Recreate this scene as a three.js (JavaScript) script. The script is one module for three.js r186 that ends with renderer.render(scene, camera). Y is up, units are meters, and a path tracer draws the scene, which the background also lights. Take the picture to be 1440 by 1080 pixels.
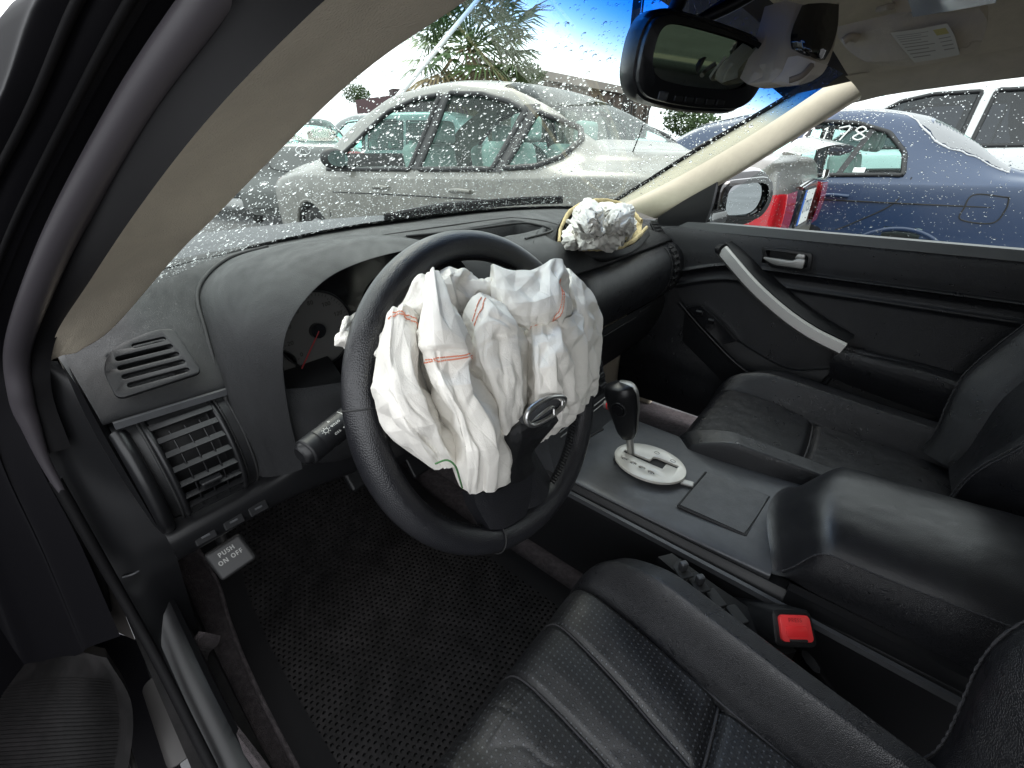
import * as THREE from 'three';
import { RoundedBoxGeometry } from 'three/addons/geometries/RoundedBoxGeometry.js';
import { ImprovedNoise } from 'three/addons/math/ImprovedNoise.js';
import { mergeGeometries, mergeVertices, toCreasedNormals } from 'three/addons/utils/BufferGeometryUtils.js';

// ---------------------------------------------------------------- camera, sky, sun, exposure
const scene = new THREE.Scene();
const camera = new THREE.PerspectiveCamera(83.974, 4 / 3, 0.01, 400);
camera.position.set(-.687, 1.085, .336);
camera.lookAt(-.0081, .6145, -.2276);

const perlin = new ImprovedNoise();
const fbm = (x, y, z, o = 4) => { let s = 0, a = .5, f = 1; for (let i = 0; i < o; i++) { s += a * perlin.noise(x * f, y * f, z * f); a *= .5; f *= 2.03; } return s; };
{ // even overcast sky with soft cloud structure, brighter towards the zenith
  const w = 512, h = 256, d = new Float32Array(w * h * 4);
  for (let j = 0; j < h; j++) for (let i = 0; i < w; i++) {
    const el = ((j + .5) / h - .5) * Math.PI, az = i / w * 2 * Math.PI;
    const x = Math.cos(el) * Math.cos(az), y = Math.sin(el), z = Math.cos(el) * Math.sin(az);
    const c = fbm(x * 2.2 + 7, y * 4 + 3, z * 2.2, 5);
    const L = (1.55 + .75 * Math.max(0, y)) * (1 + .28 * c);
    const o = (j * w + i) * 4;
    if (y < 0) { d[o] = d[o + 1] = d[o + 2] = .35; } else { d[o] = L * .97; d[o + 1] = L; d[o + 2] = L * 1.035; }
    d[o + 3] = 1;
  }
  const sky = new THREE.DataTexture(d, w, h, THREE.RGBAFormat, THREE.FloatType);
  sky.mapping = THREE.EquirectangularReflectionMapping; sky.magFilter = THREE.LinearFilter; sky.needsUpdate = true;
  scene.background = sky; scene.environment = sky;
}
const sun = new THREE.DirectionalLight(0xfff6ea, 1.1);
sun.position.set(2.5, 9, -5.5); sun.target.position.set(0, 0, 0);
sun.castShadow = true; sun.shadow.radius = 40; sun.shadow.mapSize.set(2048, 2048);
Object.assign(sun.shadow.camera, { left: -12, right: 12, top: 12, bottom: -12, near: 1, far: 40 });
scene.add(sun, sun.target);
const renderer = new THREE.WebGLRenderer({ antialias: true });
renderer.toneMapping = THREE.LinearToneMapping;
renderer.toneMappingExposure = 1.65;
renderer.shadowMap.enabled = true;

// ---------------------------------------------------------------- helpers
let seedState = 1234567;
const rand = () => { seedState |= 0; seedState = seedState + 0x6D2B79F5 | 0; let t = Math.imul(seedState ^ seedState >>> 15, 1 | seedState); t = t + Math.imul(t ^ t >>> 7, 61 | t) ^ t; return ((t ^ t >>> 14) >>> 0) / 4294967296; };
const reseed = s => { seedState = s; };
const rr = (a, b) => a + (b - a) * rand();
const lerp = (a, b, t) => a + (b - a) * t, clamp = (x, a = 0, b = 1) => Math.min(b, Math.max(a, x));
const smooth = (a, b, x) => { const t = clamp((x - a) / (b - a)); return t * t * (3 - 2 * t); };
const V = a => a.isVector3 ? a : new THREE.Vector3(a[0], a[1], a[2]);
const mix3 = (a, b, t) => [lerp(a[0], b[0], t), lerp(a[1], b[1], t), lerp(a[2], b[2], t)];
const add3 = (a, b, k = 1) => [a[0] + b[0] * k, a[1] + b[1] * k, a[2] + b[2] * k];
const names = new Map();
function numbered(name) { const n = names.get(name) || 0; names.set(name, n + 1); return n ? name + '_' + String(n).padStart(3, '0') : name; }
function thing(name, label, category, group) {
  const o = new THREE.Group(); o.name = numbered(name); o.userData = { label, category }; if (group) o.userData.group = group; scene.add(o); return o;
}
function part(parent, name, geos, mat, label) {          // one named mesh under its thing (or part)
  let g = Array.isArray(geos) ? join(geos) : geos;
  const m = new THREE.Mesh(g, mat); m.name = name; m.castShadow = m.receiveShadow = true; if (label) m.userData.label = label; parent.add(m); return m;
}
function single(name, geos, mat, label, category, group) {  // a thing that is one mesh
  const m = part(scene, numbered(name), geos, mat); m.userData = { label, category }; if (group) m.userData.group = group; return m;
}
function structure(name, geos, mat, label) { const m = part(scene, numbered(name), geos, mat); m.userData = { kind: 'structure' }; if (label) m.userData.label = label; return m; }
function join(list) {
  const out = list.map(g => { g = g.index ? g.toNonIndexed() : g; for (const k of Object.keys(g.attributes)) if (!['position', 'normal', 'uv'].includes(k)) g.deleteAttribute(k); if (!g.attributes.uv) boxUV(g); return g; });
  return out.length === 1 ? out[0] : mergeGeometries(out);
}
function boxUV(g) { // uv in metres from the side each vertex faces
  const p = g.attributes.position, n = g.attributes.normal, uv = new Float32Array(p.count * 2);
  for (let i = 0; i < p.count; i++) {
    const ax = Math.abs(n.getX(i)), ay = Math.abs(n.getY(i)), az = Math.abs(n.getZ(i));
    const [a, b] = ax > ay && ax > az ? [p.getZ(i), p.getY(i)] : ay > az ? [p.getX(i), p.getZ(i)] : [p.getX(i), p.getY(i)];
    uv[2 * i] = a; uv[2 * i + 1] = b;
  }
  g.setAttribute('uv', new THREE.BufferAttribute(uv, 2)); return g;
}
const cr = (a, b, c, d, t) => .5 * (2 * b + (c - a) * t + (2 * a - 5 * b + 4 * c - d) * t * t + (3 * b - a - 3 * c + d) * t * t * t);
function crAt(pts, t, closed = false) { // Catmull-Rom through points, t 0..1
  const n = pts.length; if (n === 1) return pts[0].slice();
  const s = closed ? n : n - 1, x = clamp(t) * s, i = Math.min(Math.floor(x), s - 1), f = x - i;
  const g = k => closed ? pts[(k + n) % n] : k < 0 ? pts[0].map((v, q) => 2 * v - pts[1][q]) : k >= n ? pts[n - 1].map((v, q) => 2 * v - pts[n - 2][q]) : pts[k];
  const a = g(i - 1), b = g(i), c = g(i + 1), d = g(i + 2);
  return b.map((_, q) => cr(a[q], b[q], c[q], d[q], f));
}
function gridGeo(P, nu, nv, wrapU = false) { // P: Float32Array of (nv+1)*(nu+1) points; uv in metres
  const idx = [], uv = new Float32Array((nu + 1) * (nv + 1) * 2), at = (i, j) => (j * (nu + 1) + i) * 3;
  const d = (a, b) => Math.hypot(P[a] - P[b], P[a + 1] - P[b + 1], P[a + 2] - P[b + 2]);
  const jm = nv >> 1, im = nu >> 1; let s = 0; const U = [0], Vv = [0];
  for (let i = 1; i <= nu; i++) U.push(s += d(at(i, jm), at(i - 1, jm)));
  s = 0; for (let j = 1; j <= nv; j++) Vv.push(s += d(at(im, j), at(im, j - 1)));
  for (let j = 0; j <= nv; j++) for (let i = 0; i <= nu; i++) { uv[(j * (nu + 1) + i) * 2] = U[i]; uv[(j * (nu + 1) + i) * 2 + 1] = Vv[j]; }
  for (let j = 0; j < nv; j++) for (let i = 0; i < nu; i++) { const a = j * (nu + 1) + i, b = a + 1, c = a + nu + 1, e = c + 1; idx.push(a, b, e, a, e, c); }
  const g = new THREE.BufferGeometry();
  g.setAttribute('position', new THREE.BufferAttribute(P instanceof Float32Array ? P : new Float32Array(P), 3));
  g.setAttribute('uv', new THREE.BufferAttribute(uv, 2)); g.setIndex(idx); g.computeVertexNormals();
  if (wrapU) { const n = g.attributes.normal; for (let j = 0; j <= nv; j++) { const a = j * (nu + 1), b = a + nu; const v = new THREE.Vector3(n.getX(a) + n.getX(b), n.getY(a) + n.getY(b), n.getZ(a) + n.getZ(b)).normalize(); n.setXYZ(a, v.x, v.y, v.z); n.setXYZ(b, v.x, v.y, v.z); } }
  return g;
}
function surf(fn, nu, nv, wrapU = false) { const P = new Float32Array((nu + 1) * (nv + 1) * 3); for (let j = 0; j <= nv; j++) for (let i = 0; i <= nu; i++) { const p = fn(i / nu, j / nv); P.set(p, (j * (nu + 1) + i) * 3); } return gridGeo(P, nu, nv, wrapU); }
function netAt(net, u, v) { return crAt(net.map(r => crAt(r, u)), v); }
function patch(net, nu = 32, nv = 32, fn) { return surf((u, v) => { const p = netAt(net, u, v); return fn ? fn(p, u, v) : p; }, nu, nv); }
function shell(net, nu, nv, off, fn) { // patch with a second sheet behind it and closed edges: off = [x,y,z] or metres along the normal
  const a = patch(net, nu, nv, fn), p = a.attributes.position, n = a.attributes.normal, w = nu + 1, h = nv + 1;
  const P = [], idx = [...a.index.array];
  for (let i = 0; i < p.count; i++) P.push(p.getX(i), p.getY(i), p.getZ(i));
  for (let i = 0; i < p.count; i++) { const o = Array.isArray(off) ? off : [n.getX(i) * off, n.getY(i) * off, n.getZ(i) * off]; P.push(p.getX(i) + o[0], p.getY(i) + o[1], p.getZ(i) + o[2]); }
  const N = p.count, ai = a.index.array; for (let i = 0; i < ai.length; i += 3) idx.push(N + ai[i], N + ai[i + 2], N + ai[i + 1]);
  const rim = []; for (let i = 0; i < w; i++) rim.push(i); for (let j = 1; j < h; j++) rim.push(j * w + nu); for (let i = nu - 1; i >= 0; i--) rim.push(nv * w + i); for (let j = nv - 1; j > 0; j--) rim.push(j * w);
  for (let k = 0; k < rim.length; k++) { const x = rim[k], y = rim[(k + 1) % rim.length]; idx.push(x, N + x, N + y, x, N + y, y); }
  const g = new THREE.BufferGeometry(); g.setAttribute('position', new THREE.Float32BufferAttribute(P, 3)); g.setIndex(idx);
  const c = toCreasedNormals(g, .7); boxUV(c); return c;
}
function plainUV(g, nu, nv, lu, lv) { const uv = g.attributes.uv; for (let j = 0; j <= nv; j++) for (let i = 0; i <= nu; i++) uv.setXY(j * (nu + 1) + i, i / nu * lu, j / nv * lv); return g; }
function tube(pts, r, { n = 40, m = 8, closed = false, taper, flat = 1, up } = {}) { // round or flattened bar through points
  const C = [], k = closed ? n : n + 1; for (let i = 0; i < k; i++) C.push(V(crAt(pts, i / n, closed)));
  const P = []; let ref = up ? V(up) : null;
  for (let j = 0; j <= n; j++) {
    const c = C[j % k], a = closed ? C[(j - 1 + k) % k] : C[Math.max(0, j - 1)], b = closed ? C[(j + 1) % k] : C[Math.min(n, j + 1)];
    const t = b.clone().sub(a).normalize();
    if (!ref) ref = Math.abs(t.y) < .9 ? new THREE.Vector3(0, 1, 0) : new THREE.Vector3(1, 0, 0);
    const s = new THREE.Vector3().crossVectors(t, ref).normalize(), q = new THREE.Vector3().crossVectors(s, t).normalize(); if (!up) ref = q;
    const R = taper ? r * taper(j / n) : r;
    for (let i = 0; i <= m; i++) { const an = i / m * 2 * Math.PI, p = c.clone().addScaledVector(s, Math.cos(an) * R).addScaledVector(q, Math.sin(an) * R * flat); P.push(p.x, p.y, p.z); }
  }
  const g = gridGeo(new Float32Array(P), m, n, true);
  if (closed) return g;
  const caps = [g]; for (const e of [0, n]) { const c = C[e], idx = [], Q = [c.x, c.y, c.z]; for (let i = 0; i <= m; i++) { const o = (e * (m + 1) + i) * 3; Q.push(P[o], P[o + 1], P[o + 2]); if (i) idx.push(0, e ? i : i + 1, e ? i + 1 : i); } const f = new THREE.BufferGeometry(); f.setAttribute('position', new THREE.Float32BufferAttribute(Q, 3)); f.setIndex(idx); f.computeVertexNormals(); boxUV(f); caps.push(f); }
  return join(caps);
}
function sweep(profile, path, { n = 40, up = [0, 1, 0], closed = false, crease = .6, scale } = {}) { // closed 2-D profile [side, up] carried along a path
  const k = n + 1, m = profile.length, P = [], idx = [], U = V(up).normalize();
  for (let j = 0; j < k; j++) {
    const t0 = j / n, c = V(crAt(path, t0, closed)), a = V(crAt(path, closed ? (t0 - .5 / n + 1) % 1 : Math.max(0, t0 - .5 / n), closed)), b = V(crAt(path, closed ? (t0 + .5 / n) % 1 : Math.min(1, t0 + .5 / n), closed));
    const t = b.sub(a).normalize(), s = new THREE.Vector3().crossVectors(t, U).normalize(), q = new THREE.Vector3().crossVectors(s, t);
    const sc = scale ? scale(t0) : 1;
    for (const [x, y] of profile) { const p = c.clone().addScaledVector(s, x * sc).addScaledVector(q, y * sc); P.push(p.x, p.y, p.z); }
  }
  for (let j = 0; j < n; j++) for (let i = 0; i < m; i++) { const a = j * m + i, b = j * m + (i + 1) % m, c = a + m, d = b + m; idx.push(a, b, d, a, d, c); }
  if (!closed) { for (let i = 1; i < m - 1; i++) { idx.push(0, i + 1, i); const o = n * m; idx.push(o, o + i, o + i + 1); } }
  const g = new THREE.BufferGeometry(); g.setAttribute('position', new THREE.Float32BufferAttribute(P, 3)); g.setIndex(idx);
  const c = toCreasedNormals(g, crease); return boxUV(c);
}
function rbox(w, h, d, r = .004, pos = [0, 0, 0], rot) { const g = new RoundedBoxGeometry(w, h, d, 2, Math.min(r, w / 2.01, h / 2.01, d / 2.01)); if (rot) g.applyMatrix4(new THREE.Matrix4().makeRotationFromEuler(new THREE.Euler(...rot))); g.translate(...pos); boxUV(g); return g; }
function cyl(r0, r1, h, pos = [0, 0, 0], dir = [0, 1, 0], seg = 20) { const g = new THREE.CylinderGeometry(r1, r0, h, seg); g.applyQuaternion(new THREE.Quaternion().setFromUnitVectors(new THREE.Vector3(0, 1, 0), V(dir).normalize())); g.translate(...pos); return g; }
function frame(origin, ex, ey) { // matrix with local x, y axes given in the world
  const x = V(ex).normalize(), z = new THREE.Vector3().crossVectors(x, V(ey)).normalize(), y = new THREE.Vector3().crossVectors(z, x); return new THREE.Matrix4().makeBasis(x, y, z).setPosition(V(origin));
}
function roundPoly(pts, r) { // rounded polygon as a Shape
  const s = new THREE.Shape(), n = pts.length;
  pts.forEach((p, i) => { const a = pts[(i + n - 1) % n], b = pts[(i + 1) % n], rad = Array.isArray(r) ? r[i] : r; const da = Math.hypot(a[0] - p[0], a[1] - p[1]), db = Math.hypot(b[0] - p[0], b[1] - p[1]); const ka = Math.min(rad / da, .5), kb = Math.min(rad / db, .5); const A = [lerp(p[0], a[0], ka), lerp(p[1], a[1], ka)], B = [lerp(p[0], b[0], kb), lerp(p[1], b[1], kb)]; if (i) s.lineTo(...A); else s.moveTo(...A); s.quadraticCurveTo(p[0], p[1], B[0], B[1]); }); s.closePath(); return s;
}
function plate(shape, depth, bevel = .002, m, seg = 8) { const g = new THREE.ExtrudeGeometry(shape, { depth, bevelEnabled: bevel > 0, bevelSize: bevel, bevelThickness: bevel, bevelSegments: 2, curveSegments: seg }); if (m) g.applyMatrix4(m); return boxUV(toCreasedNormals(g, .6)); }
function inPoly(x, y, P) { let c = false; for (let i = 0, j = P.length - 1; i < P.length; j = i++) { const [xi, yi] = P[i], [xj, yj] = P[j]; if ((yi > y) !== (yj > y) && x < (xj - xi) * (y - yi) / (yj - yi) + xi) c = !c; } return c; }
function curve1(pairs) { return s => { const n = pairs.length; if (s <= pairs[0][0]) return pairs[0][1]; if (s >= pairs[n - 1][0]) return pairs[n - 1][1]; let i = 0; while (pairs[i + 1][0] < s) i++; const [x0, y0] = pairs[i], [x1, y1] = pairs[i + 1], h = x1 - x0, t = (s - x0) / h; const sl = k => { if (k <= 0 || k >= n - 1) return k <= 0 ? (pairs[1][1] - pairs[0][1]) / (pairs[1][0] - pairs[0][0]) : (pairs[n - 1][1] - pairs[n - 2][1]) / (pairs[n - 1][0] - pairs[n - 2][0]); const d0 = (pairs[k][1] - pairs[k - 1][1]) / (pairs[k][0] - pairs[k - 1][0]), d1 = (pairs[k + 1][1] - pairs[k][1]) / (pairs[k + 1][0] - pairs[k][0]); return d0 * d1 <= 0 ? 0 : 2 * d0 * d1 / (d0 + d1); }; const m0 = sl(i) * h, m1 = sl(i + 1) * h, t2 = t * t, t3 = t2 * t; return (2 * t3 - 3 * t2 + 1) * y0 + (t3 - 2 * t2 + t) * m0 + (-2 * t3 + 3 * t2) * y1 + (t3 - t2) * m1; }; }

// ---------------------------------------------------------------- textures and materials
function dataTex(n, fn, { srgb = false, repeat = 1 } = {}) { const d = new Uint8Array(n * n * 4); for (let j = 0; j < n; j++) for (let i = 0; i < n; i++) { const c = fn(i / n, j / n, i, j); const o = (j * n + i) * 4; const a = Array.isArray(c) ? c : [c, c, c]; d[o] = clamp(a[0]) * 255; d[o + 1] = clamp(a[1]) * 255; d[o + 2] = clamp(a[2]) * 255; d[o + 3] = 255; } const t = new THREE.DataTexture(d, n, n); t.wrapS = t.wrapT = THREE.RepeatWrapping; t.magFilter = THREE.LinearFilter; t.minFilter = THREE.LinearMipmapLinearFilter; if (srgb) t.colorSpace = THREE.SRGBColorSpace; t.repeat.set(repeat, repeat); t.needsUpdate = true; return t; }
const tnoise = (u, v, f, k = 0) => { const a = u * 2 * Math.PI, b = v * 2 * Math.PI, R = f / 6.283; return perlin.noise(Math.cos(a) * R + k, Math.sin(a) * R + Math.cos(b) * R * .7 + k * 2, Math.sin(b) * R); }; // tiles
const cell = (n, s) => { reseed(s); const pts = []; for (let i = 0; i < n * n; i++) pts.push([(i % n + rand()) / n, (Math.floor(i / n) + rand()) / n]); return (u, v) => { let d1 = 9, d2 = 9; const ci = Math.floor(u * n), cj = Math.floor(v * n); for (let a = -1; a < 2; a++) for (let b = -1; b < 2; b++) { const k = ((cj + b + n) % n) * n + (ci + a + n) % n; let dx = Math.abs(pts[k][0] - u), dy = Math.abs(pts[k][1] - v); if (dx > .5) dx = 1 - dx; if (dy > .5) dy = 1 - dy; const q = Math.hypot(dx, dy) * n; if (q < d1) { d2 = d1; d1 = q; } else if (q < d2) d2 = q; } return d2 - d1; }; };
const c40 = cell(36, 11), c160 = cell(160, 12), leatherBump = dataTex(1024, (u, v) => .25 + .75 * Math.min(1, c160(u, v) * 2.2) * (.8 + .2 * tnoise(u, v, 40)), { repeat: 1 / .31 });
const c240 = cell(260, 5), grainBump = dataTex(1024, (u, v) => .3 + .7 * Math.min(1, c240(u, v) * 1.8), { repeat: 1 / .33 });
const clothBump = dataTex(256, (u, v, i, j) => .5 + .25 * ((i + j) % 2 ? 1 : -1) * .3 + .4 * tnoise(u, v, 60, 3) + .3 * tnoise(u, v, 120, 9), { repeat: 1 / .06 });
const wearMap = (base, amt, sc, k) => dataTex(256, (u, v) => { const n = .6 * tnoise(u, v, 5, k) + .4 * tnoise(u, v, 17, k + 3) + .25 * tnoise(u, v, 60, k + 5); const q = 1 + amt * n; return base.map(c => c * q); }, { srgb: true, repeat: 1 / sc });
const roughMap = (lo, hi, sc, k) => dataTex(256, (u, v) => { const n = .5 + .8 * (.6 * tnoise(u, v, 6, k) + .4 * tnoise(u, v, 24, k + 2)); return lerp(lo, hi, clamp(n)); }, { repeat: 1 / sc });
const srgb = (r, g, b) => new THREE.Color().setRGB(r / 255, g / 255, b / 255, THREE.SRGBColorSpace);
const lin = (r, g, b) => new THREE.Color().setRGB(r, g, b);
const mat = (color, roughness, o = {}) => new THREE.MeshPhysicalMaterial({ color, roughness, side: THREE.DoubleSide, ...o });
const M = {
  kick: mat(lin(.05, .047, .046), .5, { metalness: .4 }),
  dash: mat(lin(1, 1, 1), .8, { map: wearMap([.105, .108, .115], .16, .31, 1), specularIntensity: .75, bumpMap: grainBump, bumpScale: .0006, roughnessMap: roughMap(.55, .85, .4, 2) }),
  plastic: mat(lin(.0085, .0088, .0098), .42, { specularIntensity: .7, bumpMap: grainBump, bumpScale: .00012 }),
  plasticSmooth: mat(lin(.0075, .0077, .0086), .33, { specularIntensity: .7 }),
  gloss: mat(lin(.006, .006, .007), .12, { clearcoat: .6, clearcoatRoughness: .08 }),
  leather: mat(lin(1, 1, 1), 1, { map: wearMap([.092, .095, .107], .25, .33, 7), bumpMap: leatherBump, bumpScale: .0005, roughnessMap: roughMap(.24, .44, .17, 4) }),
  rimLeather: mat(lin(.010, .0103, .0125), .3, { bumpMap: leatherBump, bumpScale: .0004 }),
  armLeather: mat(lin(1, 1, 1), 1, { map: wearMap([.1, .102, .112], .2, .45, 5), bumpMap: leatherBump, bumpScale: .0002, roughnessMap: roughMap(.28, .44, .4, 6) }),
  beige: mat(lin(1, 1, 1), .95, { map: wearMap([.74, .70, .63], .05, .2, 3), bumpMap: clothBump, bumpScale: .0004 }),
  liner: mat(lin(1, 1, 1), .95, { map: wearMap([.74, .705, .635], .06, .17, 9), bumpMap: clothBump, bumpScale: .0005 }),
  beigePlastic: mat(srgb(172, 161, 143), .5, { bumpMap: grainBump, bumpScale: .0001 }),
  carpet: mat(lin(1, 1, 1), 1, { map: wearMap([.25, .228, .235], .45, .05, 4), bumpMap: clothBump, bumpScale: .0018 }),
  mat: mat(lin(1, 1, 1), .62, { specularIntensity: .3, map: wearMap([.085, .08, .082], .9, .27, 15) }),
  rubber: mat(lin(.006, .0058, .0064), .65, { specularIntensity: .2 }), seal: mat(lin(.04, .036, .041), .5, { specularIntensity: .6 }),
  metal: mat(lin(.5, .5, .49), .35, { metalness: 1 }),
  satin: mat(lin(.34, .335, .32), .4, { metalness: .8 }),
  ash: mat(lin(1, 1, 1), 1, { metalness: .25, map: wearMap([.275, .28, .29], .13, .19, 16), roughnessMap: roughMap(.34, .56, .13, 17) }),
  airbag: mat(lin(.745, .72, .665), .85, { bumpMap: clothBump, bumpScale: .00025, sheen: .3, sheenRoughness: .6 }),
  stitch: mat(srgb(214, 138, 112), .9), needle: mat(srgb(150, 36, 42), .5), green: mat(srgb(60, 105, 60), .8),
  thread: mat(lin(.022, .022, .025), .8),
  foam: mat(lin(1, 1, 1), .95, { map: wearMap([.76, .69, .52], .25, .12, 8), bumpMap: clothBump, bumpScale: .0015 }),
  red: mat(srgb(215, 45, 48), .35, { clearcoat: .3 }),
  dark: mat(lin(.009, .009, .0096), .7),
  mirror: mat(lin(.45, .5, .44), .02, { metalness: 1 }), sideMirror: mat(lin(.62, .66, .68), .03, { metalness: 1 }),
  jamb: mat(lin(.005, .0048, .006), .5, { specularIntensity: .22 }),
  plateMetal: mat(lin(.6, .58, .53), .42, { metalness: .3 }),
  white: mat(lin(.78, .78, .76), .6),
};
function canvasTex(w, h, draw) { const c = document.createElement('canvas'); c.width = w; c.height = h; const x = c.getContext('2d'); draw(x, w, h); const t = new THREE.CanvasTexture(c); t.colorSpace = THREE.SRGBColorSpace; t.magFilter = THREE.LinearFilter; return t; }
// ---------------------------------------------------------------- the cabin of the car the camera looks into
// floor pan, sill, tunnel, bulkhead: the setting
structure('cabin_floor', [shell([[[-.72, .27, .75], [0, .27, .75], [.72, .27, .75]], [[-.72, .27, .2], [0, .27, .2], [.72, .27, .2]], [[-.72, .27, -.35], [0, .27, -.35], [.72, .27, -.35]], [[-.72, .36, -.62], [0, .36, -.62], [.72, .36, -.62]], [[-.72, .6, -.78], [0, .6, -.78], [.72, .6, -.78]], [[-.72, .86, -.82], [0, .86, -.82], [.72, .86, -.82]]], 20, 40, [0, -.03, -.01]),
  rbox(1.46, .04, 1.2, .01, [0, .26, 1.3])], M.carpet, 'dark purple-grey carpet of the footwell');
structure('transmission_tunnel', [rbox(.2, .2, 1.0, .03, [.03, .36, .3]), rbox(.24, .36, .6, .03, [.03, .45, -.45])], M.carpet);
{
  const sill = thing('door_sill', 'black plastic sill trim along the open driver door with a brushed kick plate', 'door sill');
  part(sill, 'sill_cover', sweep([[-.026, -.05], [-.026, .0], [-.02, .008], [-.008, .012], [.008, .008], [.018, -.006], [.022, -.03], [.024, -.09]], [[-.7147, .5538, -.3983], [-.7193, .4733, -.3276], [-.7251, .4144, -.2146], [-.7269, .3705, -.118], [-.7234, .3425, .0072]], { n: 30 }), M.plasticSmooth);
  part(sill, 'carpet_edge', sweep([[-.006, -.03], [-.006, .012], [0, .017], [.006, .012], [.01, -.03]], [[-.6803, .415, -.303], [-.7035, .4008, -.2836], [-.7088, .3738, -.1965], [-.6994, .3641, -.0884], [-.6898, .3509, .0229]], { n: 30 }), M.carpet);
  const ledge = part(sill, 'outer_ledge', sweep([[-.075, -.09], [-.075, .0], [-.068, .004], [.0, .006], [.0, -.06]], [[-.7464, .488, -.479], [-.7572, .3855, -.3532], [-.7639, .3135, -.1948], [-.7662, .2909, -.0545]], { n: 20 }), M.mat);
  part(sill, 'kick_plate', plate(roundPoly([[0, 0], [.052, 0], [.045, .16], [.0, .15]], .012), .0015, .0008, frame([-.7857, .3154, -.2138], [1, 0, .05], [-.2, .1, -1])), M.kick, 'brushed metal kick plate');
}
{ // windscreen pillar of the driver side: painted jamb, rubber seal, black garnish, fabric trim
  const p = thing('driver_windscreen_pillar', 'windscreen pillar of the open driver door with beige fabric trim and black rubber seal', 'car pillar');
  const trimL = [[-.6832, .8795, -.3518], [-.6691, .9288, -.275], [-.6429, .9937, -.1468], [-.6201, 1.0547, -.0158], [-.5994, 1.1002, .0829], [-.5747, 1.1352, .1544], [-.5587, 1.1549, .2105], [-.572, 1.22, .30], [-.578, 1.262, .48]];
  const trimR = [[-.6609, .8882, -.3287], [-.6278, .9171, -.2864], [-.5819, 1.0088, -.1303], [-.5678, 1.0441, -.0541], [-.5388, 1.1144, .0961], [-.5205, 1.1426, .1727], [-.5136, 1.1591, .2345], [-.515, 1.232, .27], [-.528, 1.28, .48]];
  const bulge = i => add3(mix3(trimL[i], trimR[i], .5), [-.0, .004, .008]);
  part(p, 'fabric_trim', patch(trimL.map((a, i) => [a, mix3(a, bulge(i), .5), bulge(i), trimR[i], add3(trimR[i], [-.008, -.002, -.02])]), 24, 60), M.beige, 'beige fabric pillar trim');
  const bandL = [[-.7295, .7731, -.3507], [-.7212, .8475, -.3497], [-.6958, .913, -.3293], [-.6456, 1.0234, -.157], [-.6044, 1.104, .0027], [-.5802, 1.1426, .1008], [-.5709, 1.1612, .1638], [-.602, 1.21, .30], [-.608, 1.25, .48]];
  const bandR = [[-.7053, .7745, -.3405], [-.6937, .8547, -.335], [-.6665, .9304, -.2748], [-.6176, 1.0427, -.0507], [-.5931, 1.1016, .0715], [-.5676, 1.1381, .1445], [-.5527, 1.1574, .2014], [-.576, 1.218, .30], [-.582, 1.26, .48]];
  part(p, 'black_garnish', patch(bandL.map((a, i) => [add3(a, [-.004, 0, -.01]), a, add3(mix3(a, bandR[i], .5), [0, .002, .003]), bandR[i]]), 16, 50), M.rubber, 'matt black rubber and plastic garnish');
  const strip = [[-.5811, 1.1463, .0824], [-.607, 1.1037, -.0091], [-.6519, 1.0185, -.1605], [-.6993, .9123, -.3153], [-.7183, .8514, -.3405], [-.7295, .7725, -.3414], [-.7333, .6625, -.3251], [-.7362, .5608, -.3057], [-.7372, .4794, -.248], [-.7394, .3981, -.1118]];
  part(p, 'door_seal', tube([[-.612, 1.245, .48], [-.608, 1.205, .30], [-.5656, 1.171, .1442], ...strip.slice(0, 5), [-.7243, .814, -.3432], [-.73, .7691, -.3427], [-.732, .7165, -.3367]], .0105, { n: 140, m: 10, taper: t => t < .7 ? .95 : lerp(.95, .45, smooth(.7, .96, t)) }), M.seal, 'round mauve-grey rubber door seal');
  part(p, 'lower_seal', tube([[-.7312, .7411, -.3421], ...strip.slice(6)], .006, { n: 60, m: 8 }), M.rubber, 'thin black rubber seal');
  const jin = [[-.62, 1.25, .48], [-.615, 1.2, .28], [-.567, 1.1755, .1389], [-.5825, 1.153, .0769], [-.6147, 1.0997, -.0327], [-.6577, 1.014, -.1815], [-.7063, .9083, -.3381], [-.7277, .845, -.3643], [-.741, .7588, -.3616], [-.7483, .6402, -.3423], [-.7645, .485, -.321]];
  const jout = [[-.665, 1.25, .48], [-.655, 1.2, .27], [-.6047, 1.1733, .0811], [-.6321, 1.1479, .0126], [-.656, 1.1087, -.0545], [-.7018, 1.0497, -.1846], [-.7539, .9708, -.3057], [-.8043, .8874, -.3854], [-.8463, .7603, -.4364], [-.892, .6006, -.4647], [-.9372, .4144, -.4701]];
  part(p, 'painted_jamb', patch(jin.map((a, i) => { const b = jout[i]; return [add3(a, [.004, 0, -.004]), add3(mix3(a, b, .14), [-.006, 0, -.008]), add3(mix3(a, b, .22), [-.002, 0, .0]), add3(mix3(a, b, .42), [-.004, 0, .001]), add3(mix3(a, b, .5), [-.008, 0, -.008]), add3(mix3(a, b, .6), [-.004, 0, .0]), add3(mix3(a, b, .85), [-.004, 0, .002]), b, add3(b, [-.01, -.005, -.03])]; }), 60, 60), M.jamb, 'gloss black painted door jamb');
  for (const k of [.3, .62]) part(p, 'jamb_bead', tube(jin.slice(0, 7).map((a, i) => add3(mix3(a, jout[i], k), [-.0035, .001, .003])), .0022, { n: 40, m: 6 }), M.rubber, 'thin sealer bead');
}
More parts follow.
